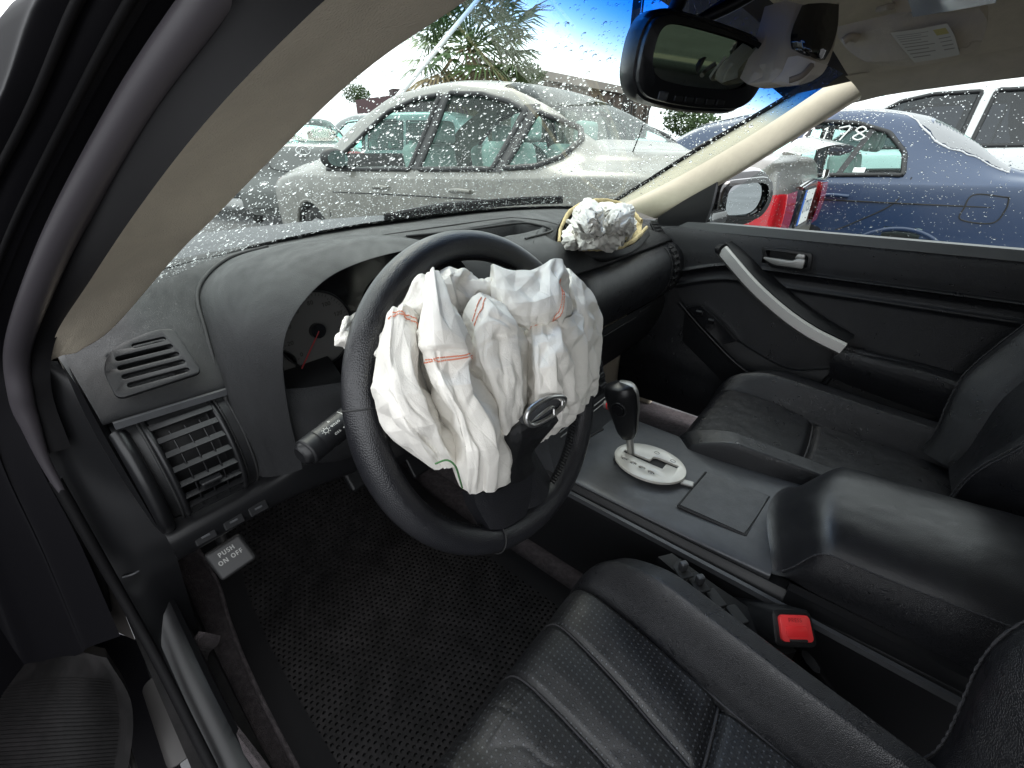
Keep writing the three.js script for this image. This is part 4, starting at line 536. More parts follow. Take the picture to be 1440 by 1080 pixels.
{ // gear selector
  const g = thing('gear_selector', 'black and brushed metal automatic gear selector on a bright oval plate', 'gear lever');
  const oc = [.022, .534, .110];
  // oval plate with gate openings
  const m = frame(oc, [.12, 0, 1], [1, 0, -.12]); // local x runs to the rear, local y across, facing up or down
  const flip = new THREE.Matrix4().makeBasis(new THREE.Vector3(.0, 0, 1), new THREE.Vector3(1, 0, 0), new THREE.Vector3(0, 1, 0)).setPosition(...oc);
  const s = new THREE.Shape(); s.absellipse(0, 0, .071, .056, 0, Math.PI * 2);
  const gate = roundPoly([[-.058, .004], [-.002, .004], [-.002, .016], [.004, .022], [.052, .022], [.052, .010], [.03, .010], [.03, -.010], [-.005, -.010], [-.058, -.008]].map(([x, y]) => [x, y + .004]), .003); s.holes.push(new THREE.Path(gate.getPoints(4)));
  for (const [x, y] of [[-.044, -.022], [-.024, -.024], [-.004, -.0265], [.016, -.0285]]) { const h = new THREE.Path(); h.absellipse(x, y, .0082, .0056, 0, Math.PI * 2, true); s.holes.push(h); }
  void m; const pl = part(g, 'gate_plate', plate(s, .0035, .0012, flip, 24), M.plateMetal, 'bright oval shift gate plate');
  part(pl, 'gate_floor', plate(roundPoly([[-.065, -.036], [.056, -.036], [.056, .03], [-.065, .03]], .01), .001, 0, flip.clone().multiply(new THREE.Matrix4().makeTranslation(0, 0, -.0035))), M.dark);
  const letters = canvasTex(256, 64, (c, w, h) => { c.fillStyle = '#3a3a3a'; c.fillRect(0, 0, w, h); c.fillStyle = '#d9d9d4'; c.font = 'bold 46px sans-serif'; c.textAlign = 'center'; 'PRND'.split('').forEach((q, k) => c.fillText(q, 32 + k * 64, 49)); });
  [[-.044, -.022], [-.024, -.024], [-.004, -.0265], [.016, -.0285]].forEach(([x, y], k) => { const d = new THREE.CircleGeometry(.0078, 20); const uv = d.attributes.uv; for (let i = 0; i < uv.count; i++) uv.setXY(i, (k + uv.getX(i)) / 4, uv.getY(i)); d.rotateZ(-Math.PI / 2); d.applyMatrix4(flip.clone().multiply(new THREE.Matrix4().makeTranslation(x, y, .0012))); part(pl, 'gear_letter', d, mat(0xffffff, .5, { map: letters })); });
  for (const [x, y] of [[.0, .037], [.036, .032]]) part(pl, 'gear_symbol', tube([...Array(10)].map((_, k) => V([x + Math.cos(k * .628) * .005, y + Math.sin(k * .628) * .0035, .005]).applyMatrix4(flip).toArray()), .0005, { n: 20, m: 4, closed: true }), M.rubber);
  part(g, 'shaft', tube([[.027, .532, .068], [.024, .565, .062], [.021, .60, .054]], .0075, { n: 10, m: 12 }), M.satin);
  // grip: lathe-like stadium profile, flattened
  const base = V([.021, .578, .058]), topv = V([.008, .70, .028]), ax = topv.clone().sub(base), L = ax.length(); ax.normalize();
  const ey = new THREE.Vector3(1, 0, 0).addScaledVector(ax, -ax.x).normalize(), ez = new THREE.Vector3().crossVectors(ey, ax).normalize();
  const prof = [[0, .011, .012], [.12, .0155, .018], [.35, .017, .0235], [.6, .0185, .029], [.8, .019, .030], [.93, .0165, .0255], [1, .008, .012]];
  const wA = curve1(prof.map(p => [p[0], p[1] * 1.3])), wB = curve1(prof.map(p => [p[0], p[2] * 1.12]));
  const grip = (a0, a1, k, n = 24) => surf((u, v) => { const a = lerp(a0, a1, u), t = Math.min(v, .999), e = v > .93 ? Math.sqrt(Math.max(0, 1 - ((v - .93) / .07) ** 2)) * .9 + .1 : 1; const p = base.clone().addScaledVector(ax, t * L).addScaledVector(ey, Math.cos(a) * wA(t) * k * e).addScaledVector(ez, Math.sin(a) * wB(t) * k * e); return [p.x, p.y, p.z]; }, n, 50);
  part(g, 'grip', grip(0, Math.PI * 2, 1, 40), M.plasticSmooth);
  part(g, 'metal_back', grip(-.25, 1.75, 1.06), M.satin, 'brushed metal spine of the grip');
  part(g, 'side_button', [cyl(.0125, .0115, .012, base.clone().addScaledVector(ax, L * .62).addScaledVector(ey, -.0245).addScaledVector(ez, .004).toArray(), ey.clone().negate().toArray(), 24)], M.gloss);
  part(g, 'button_ring', tube([...Array(20)].map((_, k) => base.clone().addScaledVector(ax, L * .62 + Math.sin(k * .314) * .014).addScaledVector(ey, -.025).addScaledVector(ez, .004 + Math.cos(k * .314) * .014).toArray()), .002, { n: 30, m: 6, closed: true }), M.plastic);
  part(g, 'release_button', cyl(.0095, .0085, .01, base.clone().addScaledVector(ax, L * .60).addScaledVector(ez, -.03).addScaledVector(ey, -.008).toArray(), ez.clone().negate().toArray(), 20), M.satin);
  part(g, 'red_ring', cyl(.0098, .0098, .0025, base.clone().addScaledVector(ax, L * .60).addScaledVector(ez, -.0268).addScaledVector(ey, -.008).toArray(), ez.clone().negate().toArray(), 20), M.red);
}
// ---------------------------------------------------------------- passenger door
{
  const d = thing('passenger_door', 'closed black passenger door with a silver pull handle and rain-spotted window', 'car door');
  // door trim: rows from the window line down, columns front to back
  const zc = [-.27, -.05, .1, .3, .5, .75, 1.0];
  const rows = [
    zc.map((z, i) => [.70, .912 - (i === 0 ? .0 : 0), z]), zc.map(z => [.686, .906, z]), zc.map(z => [.668, .885, z]), zc.map(z => [.664, .84, z]), zc.map(z => [.668, .80, z]), zc.map(z => [.668, .70, z]), zc.map(z => [.66, .55, z]), zc.map(z => [.655, .45, z]), zc.map(z => [.67, .3, z])];
  const ridge = z => .80 - .055 * smooth(.05, -.2, z);       // leather insert starts below this line
  const HP = [.655, .8486, .1548]; // middle of the handle recess
  part(d, 'door_trim', plainUV(patch(rows, 320, 220, (p) => { const [x, y, z] = p; let k = 0; const r = ridge(z); k += .010 * (1 - smooth(.0, .006, Math.abs(y - r - .012))) ; k -= .010 * smooth(r + .012, r - .01, y) * smooth(.35, .45, y); k += .006 * Math.exp(-Math.pow((y - r + .03) / .006, 2)); k -= .028 * box01(y, HP[1] - .022, HP[1] + .017, .004) * box01(z, HP[2] - .05, HP[2] + .056, .006); return [x - k, y, z]; }), 320, 220, 1.3, .65), M.leather);
  part(d, 'window_ledge', sweep([[-.012, -.012], [-.014, .006], [-.004, .012], [.012, .01], [.014, -.012]], [[.70, .898, -.24], [.69, .904, -.12], [.685, .906, .05], [.684, .906, .3], [.684, .906, .6], [.684, .906, 1.0]], { n: 20 }), mat(lin(.085, .09, .09), .5, { bumpMap: grainBump, bumpScale: .0001 }));
  // lower map pocket outline
  const pocket = [[.652, .6808, -.093], [.65, .6089, -.001], [.645, .5266, .1225], [.64, .4922, .2285], [.64, .5169, .3188], [.645, .5912, .3532]];
  part(d, 'pocket_edge', tube(pocket, .006, { n: 50, m: 8 }), M.plasticSmooth);
  part(d, 'map_pocket', shell([[[.66, .6716, -.0718], [.658, .6224, .0359], [.656, .5765, .1472], [.654, .5502, .2468], [.654, .5794, .3399]], [[.655, .6495, -.0724], [.652, .5797, .0259], [.648, .5171, .134], [.645, .4929, .2366], [.648, .5222, .3245]], [[.665, .5525, -.0623], [.66, .4842, .0437], [.655, .419, .1452], [.655, .4075, .2475], [.66, .4227, .3516]]], 30, 16, [.02, 0, 0]), M.plastic);
  // pull bar
  const bar = [[.63, .854, .0033], [.622, .8253, .0401], [.614, .7716, .1092], [.607, .719, .193], [.602, .6831, .2686], [.6, .6589, .3447]];
  part(d, 'pull_bar', sweep([[-.016, -.008], [-.017, .001], [-.012, .008], [.010, .009], [.016, .002], [.014, -.008]], bar, { n: 50, up: [-1, .1, 0] }), M.satin, 'satin silver diagonal pull bar');
  part(d, 'bar_cap', tube([[.64, .8551, -.0076], [.628, .855, .0093]], .017, { n: 8, m: 16, taper: t => .8 + .2 * t }), M.plasticSmooth);
  part(d, 'bar_backing', shell([bar.map(p => add3(p, [.008, .018, .004])), bar.map((p, i) => add3(p, [.035, .022 + .012 * Math.sin(i / 5 * 3.14), .012]))], 30, 6, [.03, 0, 0]), M.plastic);
  // armrest
  part(d, 'door_armrest', shell([[[.63, .6378, .3406], [.628, .6454, .4258], [.63, .6398, .5328], [.635, .6248, .6551]], [[.605, .6554, .3452], [.6, .6464, .4402], [.602, .6378, .5327], [.605, .6205, .6318]], [[.6, .6276, .3315], [.598, .6121, .4379], [.6, .605, .5318], [.603, .5938, .6306]], [[.62, .5708, .3383], [.62, .5541, .4415], [.62, .5412, .5416], [.62, .5253, .6461]]], 30, 24, [.04, 0, 0]), M.leather, 'padded door armrest');
  // inner handle in its recess
  const hm = frame([.656, .8484, .1546], [-.0, -.02, 1], [0, 1, 0]); // local x to the rear, y up, z towards the door
  const hz = new THREE.Matrix4().makeBasis(new THREE.Vector3(0, -.0, 1), new THREE.Vector3(0, 1, 0), new THREE.Vector3(-1, 0, 0)).setPosition(...[.655, .8486, .1548]); void hm;
  const ring = roundPoly([[-.062, .022], [.058, .020], [.064, -.026], [-.03, -.026]], [.02, .012, .012, .02]); const inner = roundPoly([[-.054, .017], [.052, .015], [.057, -.021], [-.026, -.021]], [.016, .009, .009, .016]);
  ring.holes.push(new THREE.Path(inner.getPoints(6)));
  part(d, 'handle_recess', plate(ring, .004, .002, hz), M.plasticSmooth);
  part(d, 'door_handle', plate(roundPoly([[-.046, -.003], [.022, -.0045], [.032, .003], [.047, .003], [.047, -.017], [-.01, -.016], [-.03, -.011]], .003), .009, .002, hz.clone().multiply(new THREE.Matrix4().makeTranslation(0, 0, .004))), M.satin, 'satin silver release lever');
  part(d, 'lock_button', plate(roundPoly([[.026, .005], [.044, .005], [.043, .014], [.03, .014]], .002), .008, .002, hz.clone().multiply(new THREE.Matrix4().makeTranslation(0, 0, .003))), M.satin);
  // window switches
  const sw = part(d, 'switch_panel', shell([[[.644, .6721, -.0661], [.648, .6838, -.0264]], [[.64, .632, -.0132], [.645, .6484, .0342]], [[.636, .5826, .0615], [.64, .602, .0963]]], 8, 20, [.02, 0, 0]), M.gloss, 'gloss panel with window switch');
  for (const q of [[.642, .6632, -.0245], [.64, .6455, .0157]]) part(sw, 'window_switch', rbox(.01, .016, .02, .003, q, [0, 0, .4]), M.plastic);
  // mirror triangle
  part(d, 'mirror_triangle', shell([[[.675, .9192, -.2123], [.675, .9692, -.1448], [.675, 1.0227, -.0603]], [[.675, .8947, -.2082], [.676, .9267, -.1372], [.676, .9607, -.0626]], [[.678, .8891, -.1745], [.68, .8976, -.1224], [.68, .906, -.0723]]], 10, 10, [.02, 0, 0]), M.plastic, 'black mirror triangle');
  const wn = [[[.70, .905, -.14], [.70, .905, .1], [.70, .905, .4], [.70, .905, .72], [.70, .905, .9]], [[.685, 1.0, -.02], [.68, 1.01, .15], [.678, 1.02, .4], [.678, 1.02, .72], [.68, 1.02, .9]], [[.655, 1.1, .1], [.65, 1.12, .22], [.648, 1.13, .45], [.648, 1.13, .72], [.65, 1.13, .9]], [[.622, 1.20, .215], [.618, 1.215, .32], [.615, 1.235, .5], [.615, 1.24, .72], [.615, 1.24, .9]]];
  part(d, 'window_glass', patch(wn, 30, 20), mat(lin(.74, .79, .77), 0, { transmission: 1, thickness: 0, ior: 1.5, specularIntensity: .6 }), 'clear side window');
  wn.out = new THREE.Vector3(1, 0, 0);
  reseed(31); rain('window_rain_drops', 'clear rain drops standing on the passenger door window', wn, 3200, () => rand() > .96 ? rr(.0014, .0021) : rr(.0005, .0012));
}
{ // outside mirror
  const m = thing('door_mirror', 'black passenger door mirror behind the rainy side window', 'car mirror');
  const c = [.86, .968, -.075]; void c;
  const q = [.9, .9691, -.0264];
  const fr = frame(q, [.80, 0, .60], [0, 1, 0]); // local x outward, y up, z facing rear-left
  const outline = (k, h) => roundPoly([[-.088 * k, .046 * h], [.07 * k, .058 * h], [.092 * k, .0], [.066 * k, -.06 * h], [-.085 * k, -.064 * h]], [.03, .04, .05, .04, .04]);
  const zf = new THREE.Matrix4().makeBasis(new THREE.Vector3(.80, 0, .60), new THREE.Vector3(0, 1, 0), new THREE.Vector3(-.60, 0, .80)).setPosition(...q); void fr;
  const ring = outline(1, 1); ring.holes.push(new THREE.Path(outline(.86, .82).getPoints(8)));
  part(m, 'bezel', plate(ring, .02, .006, zf.clone().multiply(new THREE.Matrix4().makeTranslation(0, 0, -.02))), M.gloss);
  part(m, 'housing', [plate(outline(1, 1), .05, .03, zf.clone().multiply(new THREE.Matrix4().makeTranslation(0, 0, -.10)))], M.gloss);
  part(m, 'mirror_glass', plate(outline(.88, .84), .002, 0, zf.clone().multiply(new THREE.Matrix4().makeTranslation(.0, 0, -.012))), M.sideMirror, 'mirror glass showing a pale sky');
  part(m, 'mirror_arm', tube([add3(q, [-.06, -.05, -.05]), [.76, .91, -.10], [.70, .90, -.08]], .025, { n: 12, m: 10 }), M.gloss);
}
// ---------------------------------------------------------------- steering wheel
const tiltW = 22 * Math.PI / 180;
const WM = new THREE.Matrix4().makeBasis(new THREE.Vector3(1, 0, 0), new THREE.Vector3(0, Math.cos(tiltW), -Math.sin(tiltW)), new THREE.Vector3(0, Math.sin(tiltW), Math.cos(tiltW))).setPosition(-.345, .832, .03);
const wheel = thing('steering_wheel', 'black leather steering wheel with the deployed white airbag spilling from its hub', 'steering wheel');
WM.decompose(wheel.position, wheel.quaternion, wheel.scale);
{
  const R = .1765, r = .0168, ring = (a, k = 1, dr = 0, dz = 0) => [Math.cos(a) * (R + dr), Math.sin(a) * (R + dr), dz];
  part(wheel, 'rim', surf((u, v) => { const a = v * 2 * Math.PI, b = u * 2 * Math.PI, bump = 1 + .05 * Math.cos(a * 2 + .5) + .012 * fbm(Math.cos(a) * 6, Math.sin(a) * 6, b); const rr_ = r * bump; return [Math.cos(a) * (R + Math.cos(b) * rr_), Math.sin(a) * (R + Math.cos(b) * rr_), Math.sin(b) * rr_ * 1.02]; }, 32, 220, true), M.rimLeather);
  // lacing on the inner face of the rim
  for (const [a0, a1] of [[.5, 2.75], [3.55, 4.45], [4.98, 6.05]]) { const st = []; const n = Math.round((a1 - a0) / .028); for (let k = 0; k < n; k++) { const a = lerp(a0, a1, k / n); st.push(tube([[Math.cos(a) * (R - r * .98), Math.sin(a) * (R - r * .98), .005], [Math.cos(a + .012) * (R - r * 1.04), Math.sin(a + .012) * (R - r * 1.04), 0], [Math.cos(a + .024) * (R - r * .98), Math.sin(a + .024) * (R - r * .98), -.005]], .001, { n: 3, m: 4 })); } part(wheel, 'rim_lacing', st, M.rubber, 'cross stitching on the inside of the rim'); }
  for (const a of [2.86, 4.27, 5.75, .35]) part(wheel, 'rim_joint', tube([...Array(16)].map((_, k) => { const b = k / 16 * 2 * Math.PI; return [Math.cos(a) * (R + Math.cos(b) * r * 1.06), Math.sin(a) * (R + Math.cos(b) * r * 1.06), Math.sin(b) * r * 1.06]; }), .0009, { n: 24, m: 5, closed: true }), M.dark);
  // spokes
  const spoke = (a, w0, w1, dz) => { const c = Math.cos(a), s = Math.sin(a), at = (d, k, z) => [c * d - s * k, s * d + c * k, z]; return shell([[at(.045, -w0, -.01 + dz), at(.045, -w0 * .4, .004 + dz), at(.045, w0 * .4, .004 + dz), at(.045, w0, -.01 + dz)], [at(.10, -w1, -.012 + dz * .6), at(.10, -w1 * .4, .002 + dz * .6), at(.10, w1 * .4, .002 + dz * .6), at(.10, w1, -.012 + dz * .6)], [at(.167, -w1 * 1.25, -.008), at(.165, -w1 * .4, .006), at(.165, w1 * .4, .006), at(.167, w1 * 1.25, -.008)]], 16, 20, [0, 0, -.014]); };
  part(wheel, 'spoke', spoke(3.05, .04, .030, -.006), M.plasticSmooth); part(wheel, 'spoke', spoke(.09, .04, .030, -.006), M.plasticSmooth); part(wheel, 'spoke', spoke(4.78, .045, .034, .0), M.rimLeather, 'leather covered lower spoke');
  part(wheel, 'lower_spoke_pad', shell([[[-.0934, -.0863, .012], [-.0625, -.1009, .016], [.0023, -.112, .012]], [[-.0924, -.1064, .01], [-.0634, -.1216, .014], [-.0063, -.136, .01]], [[-.0871, -.1376, .012], [-.0666, -.1485, .014], [-.0282, -.1582, .01]]], 14, 14, [0, 0, -.02]), M.rimLeather);
  part(wheel, 'hub', [cyl(.072, .066, .05, [0, -.002, -.025], [0, 0, 1], 40), cyl(.05, .06, .1, [0, 0, -.09], [0, 0, 1], 30)], M.plastic);
  part(wheel, 'column_shroud', shell([[[-.06, .045, -.05], [0, .058, -.05], [.06, .045, -.05]], [[-.066, .0, -.06], [-.0, .066, -.12], [.066, 0, -.06]], [[-.062, -.045, -.05], [0, -.06, -.05], [.062, -.045, -.05]]], 10, 10, [0, 0, -.16]), M.plastic);
  // torn hub cover with the emblem
  const flap = part(wheel, 'torn_hub_cover', shell([[[-.0235, -.01, .075], [.0059, -.0122, .075], [.0417, -.0322, .07]], [[-.0454, -.02, .072], [-.0251, -.0276, .078], [.0134, -.0472, .068]], [[-.0619, -.0321, .06], [-.0489, -.0433, .066], [-.0089, -.0623, .055]], [[-.0506, -.0734, .035], [-.0428, -.0772, .04], [-.0069, -.0836, .03]], [[-.0491, -.1009, .02], [-.0267, -.1082, .022], [.0042, -.1127, .015]]], 20, 30, [0, 0, -.006]), M.plastic, 'torn black hub cover carrying the emblem');
  const em = [[-.0599, -.01, .093], [-.0509, -.0025, .096], [-.027, -.0026, .098], [-.0021, -.0113, .096], [.0029, -.0183, .094], [-.0075, -.023, .094], [-.0328, -.024, .093], [-.0542, -.0204, .092]];
  part(flap, 'emblem_ring', tube(em, .0028, { n: 50, m: 8, closed: true }), M.metal, 'chrome oval emblem ring');
  part(flap, 'emblem_peak', [tube([[-.056, -.0164, .094], [-.0215, -.0145, .0955], [-.0212, -.0244, .0948]], .0018, { n: 8, m: 6, taper: t => t < .02 ? .2 : 1 }), tube([[-.0212, -.0244, .0948], [-.0072, -.0223, .095], [-.0023, -.0161, .0955]], .0018, { n: 8, m: 6 })], M.metal, 'chrome road-to-horizon emblem');
  part(flap, 'emblem_boss', shell([[[-.0516, -.0154, .085], [-.0241, -.0084, .089], [.0094, -.014, .087]], [[-.051, -.0204, .0875], [-.0257, -.0158, .0915], [.0085, -.0188, .089]], [[-.0444, -.0259, .084], [-.0231, -.0285, .088], [.0057, -.0279, .086]]], 14, 14, [0, 0, -.012]), M.ash);
}
// ---------------------------------------------------------------- cloth: excess fabric buckles into folds while it is held to a draped shape
function relax(at, nu, nv, { eu, ev, it, hold, rough, seed, freq, edge, bend }) {
  const W = nu + 1, N = W * (nv + 1), P = new Float64Array(N * 3), T = new Float64Array(N * 3);
  for (let j = 0; j <= nv; j++) for (let i = 0; i <= nu; i++) { const p = at(i / nu, j / nv), o = (j * W + i) * 3, s = seed * 13.7; for (let k = 0; k < 3; k++) T[o + k] = P[o + k] = p[k]; P[o] += rough * fbm(p[0] * freq + s, p[1] * freq, p[2] * freq, 2); P[o + 1] += rough * fbm(p[0] * freq, p[1] * freq + s, p[2] * freq + 5, 2); P[o + 2] += rough * 2 * fbm(p[0] * freq + 9, p[1] * freq + s, p[2] * freq + s, 2); }
  const A = [], B = [], L = [], S = []; const link = (a, b, e, s) => { const d = Math.hypot(T[a * 3] - T[b * 3], T[a * 3 + 1] - T[b * 3 + 1], T[a * 3 + 2] - T[b * 3 + 2]); A.push(a); B.push(b); L.push(d * (1 + e)); S.push(s); };
  for (let j = 0; j <= nv; j++) for (let i = 0; i <= nu; i++) { const a = j * W + i; if (i < nu) link(a, a + 1, eu, .9); if (j < nv) link(a, a + W, ev, .9); if (i < nu && j < nv) { link(a, a + W + 1, (eu + ev) / 2, .4); link(a + 1, a + W, (eu + ev) / 2, .4); } if (i < nu - 1) link(a, a + 2, eu, bend); if (j < nv - 1) link(a, a + 2 * W, ev, bend); }
  const n = A.length;
  for (let k = 0; k < it; k++) {
    for (let c = 0; c < n; c++) { const a = A[c] * 3, b = B[c] * 3; let dx = P[b] - P[a], dy = P[b + 1] - P[a + 1], dz = P[b + 2] - P[a + 2]; const d = Math.sqrt(dx * dx + dy * dy + dz * dz) + 1e-9, f = .5 * S[c] * (d - L[c]) / d; dx *= f; dy *= f; dz *= f; P[a] += dx; P[a + 1] += dy; P[a + 2] += dz; P[b] -= dx; P[b + 1] -= dy; P[b + 2] -= dz; }
    for (let j = 0; j <= nv; j++) for (let i = 0; i <= nu; i++) { const o = (j * W + i) * 3, h = i === 0 || j === 0 || i === nu || j === nv ? edge : hold; for (let q = 0; q < 3; q++) P[o + q] += (T[o + q] - P[o + q]) * h; }
  }
  return P;
}
function cloth(net, nu, nv, { eu = .1, ev = .07, seed = 1, coarse = .0165, rough = .012, freq = 14, hold = .024, edge = .2, creases = 44, fine = .022, it = 100, sharp = .5 } = {}) {
  const len = (a, b) => Math.hypot(a[0] - b[0], a[1] - b[1], a[2] - b[2]); let lu = 0, lv = 0; for (let k = 0; k < 20; k++) { lu += len(netAt(net, k / 20, .5), netAt(net, (k + 1) / 20, .5)); lv += len(netAt(net, .5, k / 20), netAt(net, .5, (k + 1) / 20)); }
  const cu = Math.max(5, Math.round(lu / coarse)), cv = Math.max(5, Math.round(lv / coarse));
  const C = relax((u, v) => netAt(net, u, v), cu, cv, { eu, ev, it, hold, rough, seed, freq, edge, bend: .05 });
  const rows = []; for (let j = 0; j <= cv; j++) { const r = []; for (let i = 0; i <= cu; i++) { const o = (j * (cu + 1) + i) * 3; r.push([C[o], C[o + 1], C[o + 2]]); } rows.push(r); }
  const cols = []; for (let i = 0; i <= nu; i++) cols.push(rows.map(r => crAt(r, i / nu))); const bil = (u, v) => { const x = Math.min(u * cu, cu - 1e-6), y = Math.min(v * cv, cv - 1e-6), i = Math.floor(x), j = Math.floor(y), a = x - i, b = y - j; const A = rows[j][i], B = rows[j][i + 1], C2 = rows[j + 1][i], E = rows[j + 1][i + 1]; return (i + j) % 2 ? (a + b < 1 ? add3(add3(A, add3(B, A, -1), a), add3(C2, A, -1), b) : add3(add3(E, add3(C2, E, -1), 1 - a), add3(B, E, -1), 1 - b)) : (a > b ? add3(add3(A, add3(B, A, -1), a), add3(E, B, -1), b) : add3(add3(A, add3(C2, A, -1), b), add3(E, C2, -1), a)); };
  const cache = (u, v) => mix3(crAt(cols[Math.round(u * nu)], v), bil(u, v), sharp);
  const P = relax(cache, nu, nv, { eu: fine, ev: fine, it: 40, hold: .06, rough: .0012, seed: seed + 50, freq: 60, edge: .3, bend: .2 });
  let g = gridGeo(Float32Array.from(P), nu, nv); const W = nu + 1;
  // pressed-in folding creases: sharp straight ridges of limited length
  reseed(seed * 97 + 3); const cr_ = []; for (let k = 0; k < creases; k++) cr_.push({ u: rr(0, lu), v: rr(0, lv), a: rr(0, 3.1416), w: rr(.004, .013), l: rr(.015, .06), h: rr(.0005, .0022) * (rand() > .45 ? 1 : -1) });
  { const n = g.attributes.normal, p = g.attributes.position; for (let j = 0; j <= nv; j++) for (let i = 0; i <= nu; i++) { const k = j * W + i, U = i / nu * lu, Vv = j / nv * lv; let h = 0; for (const c of cr_) { const dx = U - c.u, dy = Vv - c.v, q = Math.abs(-dx * Math.sin(c.a) + dy * Math.cos(c.a)), r = (dx * Math.cos(c.a) + dy * Math.sin(c.a)) / c.l; if (q < c.w && Math.abs(r) < 1.6) h += c.h * (1 - q / c.w) * Math.exp(-r * r * 2); } p.setXYZ(k, p.getX(k) + n.getX(k) * h, p.getY(k) + n.getY(k) * h, p.getZ(k) + n.getZ(k) * h); P[k * 3] = p.getX(k); P[k * 3 + 1] = p.getY(k); P[k * 3 + 2] = p.getZ(k); } g.computeVertexNormals(); }
  g.userData = { at: (u, v) => { const i = clamp(Math.round(u * nu), 0, nu), j = clamp(Math.round(v * nv), 0, nv), o = (j * W + i) * 3; return [P[o], P[o + 1], P[o + 2]]; }, n: (u, v) => { const a = g.attributes.normal, k = clamp(Math.round(v * nv), 0, nv) * W + clamp(Math.round(u * nu), 0, nu); return [a.getX(k), a.getY(k), a.getZ(k)]; } };
  return g;
}
const airbag = thing('driver_airbag', 'crumpled deflated white driver airbag with red stitching hanging over the steering wheel', 'airbag');
WM.decompose(airbag.position, airbag.quaternion, airbag.scale);
